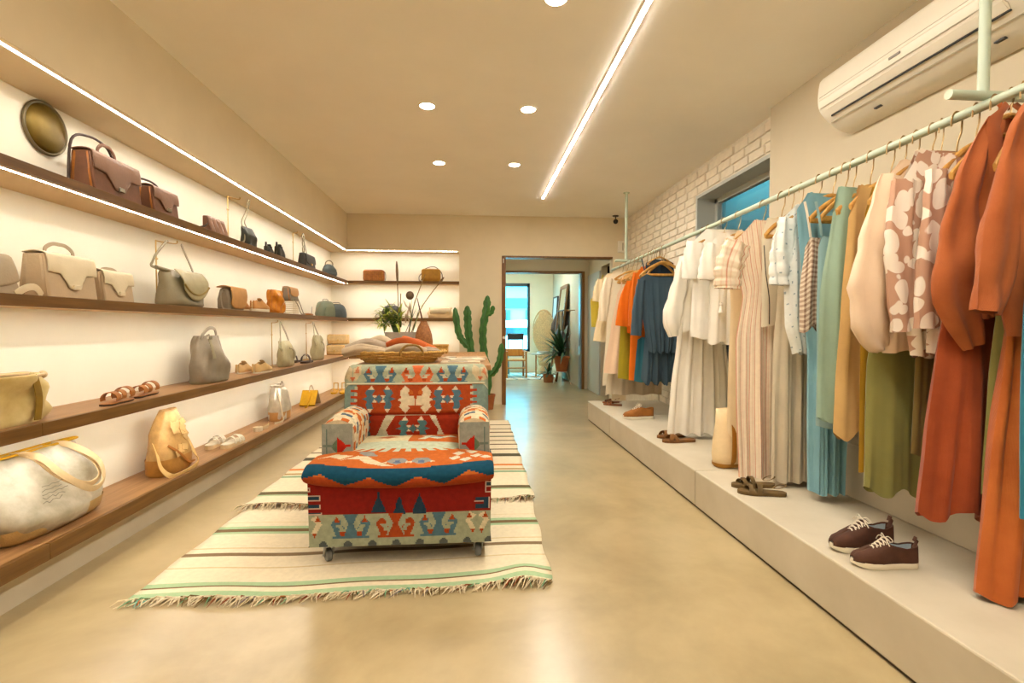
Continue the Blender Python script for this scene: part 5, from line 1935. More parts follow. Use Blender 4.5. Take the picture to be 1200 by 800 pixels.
# wire cube and the bag on it
t = put('wire_riser', 'small white wire grid cube used as a riser on the second shelf', 'display stand', 5.12, -1.84, Z2)
wr_ = MB()
for i in range(8):
    q = -.075 + .15 * i / 7
    zq = .002 + .132 * i / 7
    for s in (-.065, .065):
        wr_.tube([(q, s, .002), (q, s, .134)], .0016, 5)
        wr_.tube([(-.075, s, zq), (.075, s, zq)], .0016, 5)
    for s in (-.075, .075):
        wr_.tube([(s, -.065, zq), (s, .065, zq)], .0016, 5)
    wr_.tube([(q, -.065, .134), (q, .065, .134)], .0016, 5)
obj('wire_grid', wr_, mat('cream_wire', (226, 208, 168), .5), t)
t = satchel('box_bag', 'small tan bag standing on the wire cube, second shelf', 'handbag', 5.14, -1.84, Z2 + .137, .22, .125, .10, GREYB, TANB, COGN, steps=False, fall=.7, clasp=None)
obj('strap', MB().tube(smooth_path([(.10, -.04, .04), (.16, -.05, -.04), (.24, -.05, -.115), (.30, -.05, -.13)], 5), .003, 6, w=.008, up=(0, 1, 0)), GREYB, t)
obj('strap', MB().tube(smooth_path([(-.02, -.055, .01), (.05, -.07, -.06), (.12, -.07, -.125), (.30, -.05, -.131)], 5), .003, 6, w=.008, up=(0, 1, 0)), GREYB, t)
t = put('coin_purse', 'flat brown purse lying on the second shelf beside the wire cube', 'purse', 5.56, -1.80, Z2)
obj('body', MB().loft(bag_loft([(0, .07, .045, 0, 0), (.012, .075, .05, 0, 0), (.022, .06, .035, 0, 0)])), COGN, t)
obj('strap', MB().tube(smooth_path([(.06, 0, .012), (.12, 0, .03), (.20, .02, .10)], 4), .003, 6), GREYB, t)


def dome_bag(label, y, x, z, w, h, d, m, rz, m2):
    t = put('crossbody_bag', label, 'handbag', y, x, z, rz)
    prof = [(-1, 0), (-1.02, .25), (-.94, .6), (-.75, .88), (-.45, 1.0), (0, 1.03), (.45, 1.0), (.75, .88), (.94, .6), (1.02, .25), (1, 0)]
    sp_ = smooth_path([(px * w / 2, 0, pz * h) for px, pz in prof], 3)
    b = MB()
    b.loft([[Vector((p.x * f, yy, max(0, p.z * (f * .97 + .03)))) for p in sp_] for yy, f in ((-d / 2, .9), (-d / 2 + .012, .98), (0, 1), (d / 2 - .012, .98), (d / 2, .9))])
    obj('body', b, m, t, angle=50)
    obj('zip', MB().tube([Vector((p.x, -.008, p.z + .002)) for p in sp_[6:-6]], .003, 6), m2, t)
    obj('front_pocket', MB().loft([[Vector((p.x * .74, yy, p.z * .62 + .01)) for p in sp_] for yy in (-d / 2 - .012, -d / 2 + .002)]), m, t, bevel=.003)
    obj('strap', MB().tube(smooth_path([(-w * .48, 0, h * .6), (-w * .75, -.01, h * .35), (-w * .85, -.03, .01), (-w * .5, -.06, .005)], 5), .004, 8), m2, t)
    obj('top_loop', MB().tube(smooth_path([(-w * .2, 0, h), (-w * .15, 0, h + .025), (w * .15, 0, h + .025), (w * .2, 0, h)], 4), .004, 8), m2, t)
    return t


dome_bag('mint grey domed crossbody bag near the corner of the second shelf', 6.20, -1.80, Z2, .23, .185, .12, MINTL, PI * .36, GRGRND)
dome_bag('slate blue domed crossbody bag in the corner of the second shelf', 6.86, -1.85, Z2, .26, .175, .14, SLATE, .12, BLKGRN)
dome_bag('dark grey bag in the back niche, mostly hidden by the green plant', 7.14, -1.16, Z2, .26, .17, .12, leather('dark_grey', (74, 76, 72), .5, .1), 0, BLKGRN)
t = sack('clutch', 'crumpled cream leather clutch in the back niche beyond the wicker vase', 'handbag', 7.13, -.47, Z2, [(0, .17, .05, 0, 0), (.02, .18, .055, 0, 0), (.09, .165, .045, 0, 0), (.15, .15, .02, 0, .01)], CREAMSUE, rz=0, wr=.012, seed=4, cap_top=True)
obj('fold', MB().grid(lambda u, v: Vector(((u - .5) * .29, -.045 - .018 * math.sin(PI * v) + .006 * math.sin(9 * u), .15 - .085 * v)), 16, 6), CREAML, t, solid=.004)

# --- third shelf
t = sack('tote_bag', 'olive and cream gathered canvas tote cut by the left edge, third shelf', 'bag', 2.06, -1.855, Z3, [(0, .17, .075, 0, 0), (.02, .18, .085, 0, 0), (.10, .175, .085, 0, 0), (.17, .18, .075, 0, 0), (.195, .185, .08, 0, 0)], OLYEL, wr=.016, seed=8)
obj('rim_tie', MB().tube([(.183 * math.copysign(abs(math.cos(a)) ** .7, math.cos(a)), .078 * math.copysign(abs(math.sin(a)) ** .7, math.sin(a)), .188) for a in [2 * PI * i / 40 for i in range(40)]], .006, 6, closed=True), CREAMSUE, t)
obj('gather_strip', strap(MB(), [(.07, -.092, .19), (.08, -.10, .10), (.075, -.095, .01)], .018, .003, up=(0, 1, 0)), leather('olive_strip', (140, 108, 30), .6), t)
obj('knot', MB().ball((.185, -.03, .185), .016), CREAMSUE, t)
# two slides with curled leather bands
for i, (ya, xa, lb) in enumerate(((2.66, -1.80, 'brown leather slide with a wide curling band, nearer one on the third shelf'), (2.93, -1.84, 'brown leather slide with a wide curling band, farther one on the third shelf'))):
    t = sandal('slide_sandal', lb, (xa - .03, ya + .12, 0), (xa + .015, ya - .13, 0), Z3, DKBRN, [], COGN, 'brown curled-band slides', sole_h=.012)
    for k, (yy, r0, tilt) in enumerate(((-.075, .036, .3), (-.02, .03, -.5), (.06, .030, .5))):
        cb = MB()
        pts = []
        for q in range(15):
            a = -.5 + (PI + 1.0) * q / 14
            pts.append(Vector((-math.cos(a) * r0, yy + tilt * .06 * (q / 14 - .5), .012 + r0 * .95 + r0 * math.sin(a) * .95 - .006)))
        rg = []
        for q, p in enumerate(pts):
            a = -.5 + (PI + 1.0) * q / 14
            nrm = Vector((-math.cos(a), 0, math.sin(a)))
            al = Vector((.0, 1, 0))
            hw = .022
            rg.append([p + al * hw + nrm * .0015, p - al * hw + nrm * .0015, p - al * hw - nrm * .0015, p + al * hw - nrm * .0015])
        cb.loft(rg)
        obj('band', cb, COGN, t, angle=50)
t = sack('bucket_bag', 'tall warm grey leather bucket bag with buckled handle, third shelf', 'handbag', 3.62, -1.85, Z3, [(0, .155, .075, 0, 0), (.015, .165, .088, 0, 0), (.12, .160, .085, 0, 0), (.22, .145, .065, .005, .01), (.30, .130, .035, .012, .02), (.325, .128, .025, .014, .02)], GREYB, wr=.009, seed=11)
obj('handle', MB().tube(smooth_path([(-.10, -.0, .30), (-.085, -.005, .335), (.0, .0, .375), (.09, .01, .375), (.125, .015, .345), (.128, .015, .30)], 6), .004, 6, w=.013, up=(0, 1, 0)), GREYB, t)
obj('buckle_strap', MB().tube(smooth_path([(-.11, -.05, .335), (-.10, -.06, .29), (-.098, -.078, .22), (-.096, -.086, .17)], 5), .004, 6, w=.018, up=(0, 1, 0.1)), GRGRND, t)
obj('buckle', MB().box(-.128, -.082, -.068, -.052, .300, .325), M_SILV, t, smooth=False, bevel=.004)
obj('base_seam', MB().loft(bag_loft([(.0, .158, .079, 0, 0), (.014, .168, .091, 0, 0), (.022, .168, .091, 0, 0)], 40, 2.8), caps=(True, False)), GRGRND, t)
M_LOAF = leather('pale_tan_shoe', (214, 178, 120), .6, .1)
shoe('loafer', 'pale tan flat shoe on the third shelf, the one by the wall', (-1.94, 4.46, 0), (-1.925, 4.20, 0), Z3, M_LOAF, M_CREAMR, CREAMSUE, None, 'pale tan flat shoes', sole_h=.012)
shoe('loafer', 'pale tan flat shoe on the third shelf, the one by the shelf edge', (-1.785, 4.50, 0), (-1.81, 4.23, 0), Z3, M_LOAF, M_CREAMR, CREAMSUE, None, 'pale tan flat shoes', sole_h=.012)


def hung_tote(label, y, seed, w, h, slim):
    bag_stand('gold stand behind the %s grey green tote on the third shelf' % ('first' if not slim else 'second'), y - .02, -1.93, Z3, .43, .05)
    t = sack('tote_bag', label, 'bag', y, -1.84, Z3, [(0, w * .44, .04, 0, 0), (.015, w * .48, .055, 0, 0), (h * .4, w * .5, .055, 0, 0), (h * .8, w * .42, .04, .01, .01), (h, w * .34, .018, .015, .02)], GRGRN, wr=.008, seed=seed)
    obj('shoulder_strap', MB().tube(smooth_path([(-w * .36, .01, h * .92), (-w * .20, .03, .36), (-w * .04, .05, .425), (.02, .05, .42), (w * .25, .03, .33), (w * .40, .01, h * .9)], 6), .003, 6, w=.014, up=(0, 1, 0)), GRGRND, t)
    obj('hanging_loop', MB().tube(smooth_path([(-w * .05, .045, .42), (-w * .36, .01, .30), (-w * .66, -.01, h * .86), (-w * .60, -.02, h * .70), (-w * .48, -.02, h * .66), (-w * .38, 0, h * .9)], 6), .003, 6, w=.012, up=(0, 1, 0)), GRGRN, t)
    obj('drawstring', MB().tube(smooth_path([(-w * .2, -.055, h * .72), (0, -.065, h * .66), (w * .1, -.066, h * .48), (w * .14, -.06, h * .3)], 5), .005, 8), GRGRND, t)
    return t


hung_tote('grey green leather tote hung by its strap, wider one on the third shelf', 5.02, 21, .30, .25, False)
hung_tote('slim grey green leather tote hung by its strap, farther one on the third shelf', 6.02, 22, .26, .29, True)
sandal('slide_sandal', 'brown arched-band slide between the two grey green totes, nearer one', (-1.945, 5.40, 0), (-1.945, 5.66, 0), Z3, DKBRN, [(-.05, -.04, .075, .012), (-.02, -.03, .085, .010)], DKBRN, 'brown arched-band slides')
sandal('slide_sandal', 'brown arched-band slide in front of the farther grey green tote', (-1.80, 5.36, 0), (-1.79, 5.62, 0), Z3, DKBRN, [(-.05, -.04, .075, .012), (-.02, -.03, .085, .010)], DKBRN, 'brown arched-band slides')
for i, (zz, xx, w, h, lb) in enumerate(((Z3, -1.93, .26, .135, 'woven cream clutch, lower of the two stacked at the corner'), (Z3 + .148, -1.885, .28, .135, 'woven cream clutch, upper of the two stacked at the corner'))):
    t = put('clutch', lb, 'handbag', 7.08 + .02 * i, xx, zz, .06)
    obj('body', MB().box(-w / 2, w / 2, -.05, .05, 0, h), leather('woven_cream', (222, 190, 132), .6, .2, c2=(186, 146, 86)), t, bevel=.018)
    obj('flap', MB().box(-w / 2 - .002, w / 2 + .002, -.056, -.046, h * .35, h - .008), leather('woven_cream_flap', (228, 200, 146), .6, .15), t, bevel=.01)
    obj('clasp', MB().box(-.012, .012, -.060, -.054, h * .34, h * .48), M_GOLDM, t, smooth=False)

# --- lowest shelf
t = sack('large_tote', 'big white waxed tote with golden rim and two long handles, lowest shelf', 'bag', 2.31, -1.885, Z4, [(0, .22, .06, .02, 0), (.02, .25, .085, .02, 0), (.09, .275, .11, .0, 0), (.20, .270, .085, -.01, .02), (.29, .250, .045, .0, .045), (.345, .235, .020, .02, .06)], WHITEL, wr=.012, seed=31)
obj('base_panel', MB().loft(bag_loft([(0, .222, .062, .02, 0), (.02, .253, .088, .02, 0), (.075, .276, .110, .003, 0)], 40, 2.8), caps=(True, False)), leather('pale_tan_base', (206, 176, 120), .5, .1), t)
rim = [Vector((.02 + .240 * math.copysign(abs(math.cos(a)) ** .7, math.cos(a)), .06 + .024 * math.copysign(abs(math.sin(a)) ** .7, math.sin(a)), .345)) for a in [2 * PI * i / 48 for i in range(48)]]
obj('rim_binding', MB().tube(rim, .006, 6, closed=True), YELL, t)
obj('side_binding', MB().tube(smooth_path([(-.225, .05, .345), (-.262, .01, .22), (-.285, -.02, .12), (-.262, -.03, .03)], 5), .005, 6), leather('olive_binding', (150, 126, 60), .5), t)
for k, dy in enumerate((0, .018)):
    obj('handle', MB().tube(smooth_path([(-.08, .045 + dy, .345), (-.06, -.01 - dy, .33), (-.02, -.075 - dy, .24), (.08, -.115 - dy, .165 - .02 * k), (.17, -.108 - dy, .18 - .02 * k), (.19, -.07 - dy, .25), (.15, -.0, .33), (.12, .045 + dy, .345)], 6), .004, 6, w=.016, up=(0, 1, .3)), CREAMSUE, t)
for i in range(5):
    z_ = .150 + .016 * i
    obj('print_line', MB().tube([Vector((-.13 + .016 * k + .004 * i, -.112 + .25 * max(0, z_ - .09) - .004, z_ + .006 * math.sin(k * 2.3 + i * 1.7) * (1 if i < 2 else .5))) for k in range(7 + (i % 3))], .0012, 5), mat('grey_print', (120, 116, 104), .7), t)
t = sack('backpack', 'golden tan patchwork leather backpack with broad webbing straps, lowest shelf', 'backpack', 3.17, -1.865, Z4, [(0, .140, .070, 0, 0), (.015, .15, .082, 0, 0), (.12, .140, .085, 0, 0), (.24, .112, .070, .01, .01), (.32, .085, .045, .03, .02), (.375, .070, .025, .05, .03)], GOLDT, wr=.004, seed=41)
pt = MB()
r = random.Random(2)
for i in range(11):
    u, v = r.uniform(-.085, .085), r.uniform(.12, .30)
    w_, h_ = r.uniform(.04, .07), r.uniform(.03, .05)
    an = r.uniform(-.7, .7)
    dep = lerp_table([(-.02, .085), (-.12, .085), (-.24, .07), (-.32, .045), (-.375, .025)], -v) - lerp_table([(-.12, 0), (-.24, .01), (-.32, .02), (-.375, .03)], -v)
    lean = 0 if v < .12 else .22 if v < .24 else .40
    M = Matrix.Translation((u * .7 + .1 * max(0, v - .15), -dep - .003 - .0015 * (i % 3), v)) @ Matrix.Rotation(-lean, 4, 'X') @ Matrix.Rotation(an, 4, 'Y')
    pt.box(-w_ / 2, w_ / 2, -.002, .004, -h_ / 2, h_ / 2, M=M)
obj('patches', pt, leather('patch_tan', (224, 186, 124), .5, .15), t, smooth=False, bevel=.001)
obj('base_panel', MB().loft(bag_loft([(0, .142, .073, 0, 0), (.015, .153, .086, 0, 0), (.10, .153, .088, 0, 0)], 40, 2.8), caps=(True, False)), leather('amber_base', (192, 138, 66), .45, .15), t)
obj('webbing_strap', MB().tube(smooth_path([(-.12, .02, .19), (-.165, -.03, .14), (-.175, -.06, .06), (-.14, -.10, .006), (-.02, -.115, .005), (.08, -.11, .012), (.17, -.08, .02), (.205, -.04, .06), (.19, .0, .16), (.12, .02, .26)], 7), .003, 6, w=.017, up=(0, 1, .2)), leather('webbing', (222, 184, 116), .7, .08), t)
obj('thin_strap', MB().tube(smooth_path([(-.11, -.06, .18), (-.05, -.095, .12), (.03, -.098, .05), (.10, -.095, .04)], 5), .003, 6, w=.008, up=(0, 1, 0)), COGN, t)
M_WHSH = leather('white_metallic_leather', (226, 216, 194), .35, .1)
sandal('sandal', 'white metallic sandal with thick pale sole on the lowest shelf, the one by the wall', (-1.925, 3.94, 0), (-1.905, 3.69, 0), Z4, CREAMSUE, [(-.07, -.03, .05, .018), (-.02, -.06, .055, .014), (.03, .02, .05, .012)], M_WHSH, 'white metallic sandals', sole_h=.034)
sandal('sandal', 'white metallic sandal with thick pale sole on the lowest shelf, the one by the edge', (-1.79, 3.96, 0), (-1.805, 3.70, 0), Z4, CREAMSUE, [(-.07, -.03, .05, .018), (-.02, -.06, .055, .014), (.03, .02, .05, .012)], M_WHSH, 'white metallic sandals', sole_h=.034)
t = put('rolled_belt', 'rolled cream leather belt with its end stretched out, lowest shelf', 'belt', 4.40, -1.83, Z4)
obj('roll', MB().lathe([(.018, 0), (.038, 0), (.038, .035), (.018, .035), (.018, 0)], 24, (-.06, 0, 0), caps=(False, False)), CREAML, t)
obj('tail', MB().tube(smooth_path([(-.03, -.03, .0175), (.05, -.035, .0175), (.14, -.01, .0175), (.20, .02, .0175)], 5), .0165, 6, w=.002, up=(0, 0, 1)), CREAMSUE, t)
t = sack('rucksack', 'silvery crinkled rucksack with tan base and a hanging strap, lowest shelf', 'backpack', 4.88, -1.855, Z4, [(0, .115, .065, 0, 0), (.015, .125, .08, 0, 0), (.10, .13, .08, 0, 0), (.20, .12, .075, 0, .005), (.28, .095, .05, 0, .01), (.31, .08, .035, 0, .015), (.335, .09, .045, 0, .015)], METAL, wr=.008, seed=51)
obj('base_panel', MB().loft(bag_loft([(0, .118, .068, 0, 0), (.015, .128, .083, 0, 0), (.085, .132, .083, 0, 0)], 40, 2.8), caps=(True, False)), TANB, t)
obj('strap', MB().tube(smooth_path([(-.10, -.02, .28), (-.13, -.05, .20), (-.135, -.075, .08), (-.14, -.085, .02), (-.19, -.08, .006), (-.26, -.05, .004)], 6), .003, 6, w=.015, up=(0, 1, 0.15)), CREAML, t)
obj('top_loop', MB().tube(smooth_path([(.05, .01, .32), (.075, .005, .355), (.09, .0, .33), (.10, -.01, .25), (.12, -.02, .18)], 5), .005, 8), GREYB, t)
# yellow bag leaning as a ridge, and a yellow tray of sandals
t = put('tent_bag', 'yellow leather bag propped open like a tent, lowest shelf', 'handbag', 5.76, -1.85, Z4)
for s, m in ((1, YELL), (-1, CREAMD)):
    M = Matrix.Translation((.0, 0, .165)) @ Matrix.Rotation(s * .62, 4, 'Y')
    obj('panel', MB().box(-.012 if s > 0 else -.008, .012 if s > 0 else .008, -.085, .085, -.195, 0, M=M), m, t, bevel=.006)
M = Matrix.Translation((.0, 0, .165)) @ Matrix.Rotation(-.62, 4, 'Y')
obj('pocket', MB().box(.012, .020, -.065, .065, -.17, -.04, M=Matrix.Translation((.0, 0, .165)) @ Matrix.Rotation(-.62, 4, 'Y')), leather('deep_yellow', (196, 140, 10), .45, .12), t, bevel=.004)
obj('handle', MB().tube(smooth_path([(-.03, 0, .15), (-.02, 0, .20), (.04, 0, .215), (.10, 0, .17), (.13, 0, .10)], 5), .003, 6, w=.010, up=(0, 1, 0)), CREAMD, t)
obj('tail_strap', MB().tube(smooth_path([(-.04, -.02, .13), (-.12, -.03, .07), (-.20, -.03, .01), (-.24, -.02, .004)], 5), .003, 6, w=.014, up=(0, 1, 0)), YELL, t)
for yy, xx, lb in ((6.78, -1.86, 'yellow strappy heeled sandal at the end of the lowest shelf, left one'), (6.80, -1.755, 'yellow strappy heeled sandal at the end of the lowest shelf, right one')):
    t = sandal('heeled_sandal', lb, (xx + .015, yy - .13, 0), (xx - .01, yy + .12, 0), Z4, YELL, [(-.085, -.085, .05, .014), (-.05, -.05, .055, .008)], YELL, 'yellow heeled sandals', sole_h=.02)
    for sx in (-.028, .028):
        obj('side_post', MB().tube([(sx, .09, .02), (sx, .10, .12)], .006, 6), YELL, t)
    obj('ankle_band', MB().tube([(.03 * math.cos(a), .085 + .035 * math.sin(a), .125) for a in [2 * PI * i / 18 for i in range(18)]], .003, 6, closed=True, w=.008), YELL, t)

# ------------------------------------------------------------------ long table behind the armchair
TZ = .822
M_TABLE = wood('table_oak', (176, 132, 84), (138, 96, 56), axis=1)
t = thing('display_table', 'long low wooden table behind the armchair, carrying basket and magazines', 'table', (-.42, 4.55, 0))
obj('top', MB().box(-.46, .545, -.98, .98, TZ - .035, TZ), M_TABLE, t, smooth=False, bevel=.004)
for sx in (-.41, .48):
    for sy in (-.90, .90):
        obj('leg', MB().box(sx - .03, sx + .03, sy - .03, sy + .03, .019, TZ - .035), M_TABLE, t, smooth=False, bevel=.004)
obj('apron', MB().box(-.41, .48, -.91, -.88, TZ - .12, TZ - .035), M_TABLE, t, smooth=False)

# shallow woven tray basket with folded knits
M_STRAW = mat('woven_straw', (206, 166, 88), .8, .22, 60., .6, 120., c2=(160, 118, 48))
M_STRAWD = mat('dark_straw', (150, 112, 44), .8, .2, 50., .5, 120.)
bx, by = -.585, 3.98
bk = thing('tray_basket', 'wide shallow woven straw basket with loop handles on the table', 'basket', (bx, by, TZ + .001))
bw = MB()
for i in range(7):
    z = .006 + i * .0115
    r_ = .255 + .10 * (i / 6) ** .8
    bw.tube([(r_ * math.cos(a), r_ * .72 * math.sin(a), z + .003 * math.sin(a * 9 + i * PI)) for a in [2 * PI * k / 72 for k in range(72)]], .0075, 6, closed=True)
bw.lathe([(.001, .002), (.275, .002), (.275, .010), (.001, .010)], 40, sy=.72)
ww = obj('weave', bw, M_STRAW, bk)
ww['kind'] = 'stuff'
obj('rim', MB().tube([(.362 * math.cos(a), .362 * .72 * math.sin(a), .084 + .003 * math.sin(a * 30)) for a in [2 * PI * k / 90 for k in range(90)]], .010, 8, closed=True), M_STRAW, bk)
for an in (-PI / 2 + .35, PI / 2 + .2, ):
    c_, s_ = math.cos(an), math.sin(an)
    tx, ty = -s_, c_
    cx_, cy_ = .364 * c_, .364 * .72 * s_
    pts = [(cx_ + tx * q, cy_ + ty * q * .9, zz) for q, zz in ((-.085, .06), (-.08, .10), (-.045, .135), (0, .142), (.045, .135), (.08, .10), (.085, .06))]
    obj('handle', MB().tube(smooth_path(pts, 5), .009, 8), M_STRAWD, bk)


def roll(name, label, pts, rad, m, seed, flat=.7, group='knits in the basket'):
    """A folded, rolled piece of knitwear: a thick soft tube with creases."""
    P = smooth_path(pts, 6)
    c = P[len(P) // 2]
    t = thing(name, label, 'knitwear', (c.x, c.y, min(p.z for p in P) - rad * flat), 0, group)
    o0 = Vector((c.x, c.y, min(p.z for p in P) - rad * flat))
    n = len(P)
    rad *= .80
    rr = [rad * (.55 + .45 * math.sin(PI * min(1, max(0, .08 + .84 * i / (n - 1)))) ** .6) * (1 + .07 * math.sin(i * 1.3 + seed)) for i in range(n)]
    b = MB()
    b.tube([p - o0 for p in P], [q * flat for q in rr], 22, w=rr, up=(0, 0, 1))
    for i, v in enumerate(b.v):
        a = (i % 22) / 22 * 2 * PI
        k = .006 * math.sin(3 * a + seed + (i // 22) * .25)
        b.v[i] = (v[0], v[1], v[2] + k)
    obj('roll', b, m, t, angle=70)
    f = MB()
    f.tube([p - o0 + Vector((0, 0, rr[i] * flat * .75)) for i, p in enumerate(P)][2:-2], .006, 6, w=[q * .55 for q in rr][2:-2], up=(0, 0, 1))
    obj('fold', f, m, t, angle=70)
    return t


KN1, KN2, KN3, KN4 = cloth('oat_knit', (198, 176, 146), .15), cloth('grey_beige_knit', (178, 160, 138), .15), cloth('rust_knit', (190, 92, 40), .15), cloth('cream_knit', (214, 196, 166), .12)
ORK = cloth('orange_knit', (206, 104, 34), .15)
bz = TZ + .035
roll('folded_knit', 'oat knit roll hanging over the left rim of the straw basket', [(bx - .40, by - .16, bz + .045), (bx - .26, by - .15, bz + .075), (bx - .08, by - .17, bz + .05)], .065, KN1, 1)
roll('folded_knit', 'grey beige knit bundle at the back left of the straw basket', [(bx - .42, by + .02, bz + .06), (bx - .24, by + .04, bz + .11), (bx - .08, by + .02, bz + .06)], .075, KN2, 2)
roll('folded_knit', 'small cream knit peeking out at the far left of the straw basket', [(bx - .30, by + .16, bz + .10), (bx - .18, by + .17, bz + .145), (bx - .06, by + .16, bz + .09)], .05, KN4, 5)
roll('folded_knit', 'oat knit roll in the middle front of the straw basket', [(bx - .08, by - .15, bz + .055), (bx + .08, by - .16, bz + .085), (bx + .22, by - .14, bz + .05)], .068, KN1, 3)
roll('folded_knit', 'rust knit folded under the orange roll in the straw basket', [(bx - .10, by + .0, bz + .10), (bx + .04, by + .0, bz + .13), (bx + .20, by + .0, bz + .08)], .065, KN3, 4)
roll('folded_knit', 'orange knit roll on top of the straw basket pile', [(bx + .01, by + .10, bz + .145), (bx + .14, by + .06, bz + .105), (bx + .28, by + .0, bz + .05)], .058, ORK, 6)
roll('folded_knit', 'grey knit end at the right rim of the straw basket', [(bx + .14, by - .10, bz + .05), (bx + .24, by - .09, bz + .06), (bx + .31, by - .04, bz + .05)], .045, KN2, 7)

# magazines
PAPER = mat('magazine_paper', (226, 214, 190), .6, .06, 5.)
mags = [(-.10, 3.86, .0, .30, .235, .012, (206, 190, 160), 'pale magazine at the bottom of the stack on the table'),
        (-.065, 4.02, .25, .28, .21, .010, (226, 214, 190), 'cream covered magazine on top of the pale one'),
        (-.12, 4.42, -.2, .29, .22, .010, (214, 204, 184), 'light grey magazine lying farther back on the table'),
        (-.02, 4.30, .1, .26, .20, .008, (196, 164, 124), 'tan covered magazine at the right edge of the table')]
zz = [TZ, TZ + .0125, TZ, TZ + .0105]
for (x, y, rz, w, h, th, c, lb), z in zip(mags, zz):
    t = thing('magazine', lb, 'magazine', (x, y, z + .0005), rz)
    obj('pages', MB().box(-w / 2 + .003, w / 2 - .003, -h / 2 + .003, h / 2 - .003, .0012, th - .0012), PAPER, t, smooth=False)
    cm = mat('cover_%d' % int(y * 100), c, .4, .1, 9.)
    obj('cover', MB().box(-w / 2, w / 2, -h / 2, h / 2, th - .0012, th).box(-w / 2, -w / 2 + .002, -h / 2, h / 2, .0012, th - .0012), cm, t, smooth=False)
    obj('back_cover', MB().box(-w / 2, w / 2, -h / 2, h / 2, 0, .0012), cm, t, smooth=False)
    obj('cover_print', MB().box(-w * .32, w * .18, -h * .3, h * .1, th, th + .0004), mat('cover_print_%d' % int(y * 100), (150, 140, 126), .5, .2, 14.), t, smooth=False)

# planter with spiky plant and tall stems
CONC = mat('grey_concrete', (172, 164, 150), .8, .08, 12., .3, 50.)
M_SOIL = mat('soil', (60, 44, 30), .95, .2, 40.)
px_, py_ = -.735, 5.15
pz_ = TZ + .0005
pot = thing('potted_plant', 'yellow green spiky plant with tall grass stems in a grey concrete bowl', 'plant', (px_, py_, pz_))
obj('bowl', MB().lathe([(.001, 0), (.12, 0), (.14, .02), (.165, .15), (.170, .225), (.155, .225), (.148, .15), (.001, .14)], 32), CONC, pot, angle=50)
obj('soil', MB().lathe([(.001, .195), (.15, .195)], 24, caps=(False, False)), M_SOIL, pot)
LEAFY = mat('yellow_green_leaf', (196, 198, 84), .5, .2, 12., c2=(134, 154, 52))
LEAFD = mat('deep_green_leaf', (72, 110, 44), .45, .2, 12., c2=(44, 78, 28))
LEAFC = mat('cactus_green', (66, 116, 52), .5, .2, 14., .2, 40., c2=(44, 88, 38))
STEM = mat('dry_stem', (150, 124, 62), .7, .2)


def blade(base, direction, length, width, droop, m, parent, name='leaf', twist=0., cup=.15):
    d = Vector(direction).normalized()
    side = d.cross(Vector((0, 0, 1)))
    if side.length < 1e-3:
        side = Vector((1, 0, 0))
    side.normalize()
    b = MB()
    n = 7
    rows_ = []
    for i in range(n + 1):
        q = i / n
        p = Vector(base) + d * (length * q) + Vector((0, 0, -droop * q * q * length))
        w = width * (math.sin(PI * min(.98, q * .86 + .12)) ** .8)
        rows_.append([p - side * w, p + Vector((0, 0, -cup * w)), p + side * w])
    b.loft(rows_, closed=False)
    return obj(name, b, m, parent, angle=80)


r = random.Random(11)
for i in range(95):
    a = r.uniform(0, 2 * PI)
    el = r.uniform(.15, 1.2)
    bz_ = r.uniform(.26, .42)
    off = Vector((-.10 + r.uniform(-.10, .10), r.uniform(-.06, .06), bz_))
    blade(off, (math.cos(a) * math.cos(el) - .1, math.sin(a) * math.cos(el), math.sin(el)), r.uniform(.15, .27), r.uniform(.010, .016), r.uniform(.1, .7), LEAFY if r.random() < .75 else LEAFD, pot)
for i in range(5):
    obj('stem', MB().tube(smooth_path([(-.06 + .02 * i, 0, .17), (-.10 + .01 * i, .01, .28), (-.13 + .03 * i, 0, .38)], 3), .007, 6), LEAFD, pot)
# tall stems with seed heads and broad leaves
for x0, x1, z1, hd in ((-.03, -.05, .95, .34), (-.02, -.01, .62, 0), (.08, .43, .79, .18), (.06, .24, .82, 0)):
    pts = smooth_path([(x0, 0, .17), (x0 + (x1 - x0) * .35, .01, .17 + (z1 - .17) * .5), (x1, .02, z1)], 6)
    s_ = obj('tall_stem', MB().tube(pts, .0045, 6), STEM, pot)
    if hd:
        k = int(len(pts) * (1 - hd))
        obj('seed_head', MB().tube(pts[k:], [.006 + .008 * math.sin(PI * i / max(1, len(pts) - k - 1)) for i in range(len(pts) - k)], 7), mat('seed_brown', (128, 100, 62), .8, .25, 60.), s_)
for x0, dx, dz, ln, wd in ((.07, .16, 1, .42, .036), (.10, .26, 1, .36, .042), (.02, .34, .8, .34, .032), (.08, .06, 1, .46, .026), (.10, .32, 1, .44, .024)):
    blade((x0, 0, .18), (dx, .0, dz), ln, wd, .05, LEAFD if wd > .03 else LEAFY, pot, 'broad_leaf')
fl = obj('dry_flower', MB().ball((.085, 0, .60), .042, .035, .045, 14, 8), mat('dry_flower', (112, 92, 66), .9, .3, 60., .6, 60.), pot)
# pale feathery sprigs
for i in range(10):
    a = r.uniform(-.5, .5)
    blade((.06 + r.uniform(-.02, .04), 0, .30 + .02 * i), (math.sin(a), r.uniform(-.4, .4), .8), r.uniform(.08, .13), .009, .1, mat('pale_sprig', (206, 184, 150), .8, .15), pot, 'sprig')

# wicker vase with holes
vz = thing('wicker_vase', 'tall brown wicker vase with an openwork side, on the table behind the basket', 'vase', (-.49, 4.92, TZ + .0005))
W_BR = mat('wicker_brown', (160, 104, 52), .7, .25, 50., .5, 90., c2=(118, 72, 30))
pr_ = [(.001, 0), (.062, 0), (.078, .06), (.086, .13), (.078, .20), (.056, .27), (.030, .32), (.028, .335)]
vb = MB()


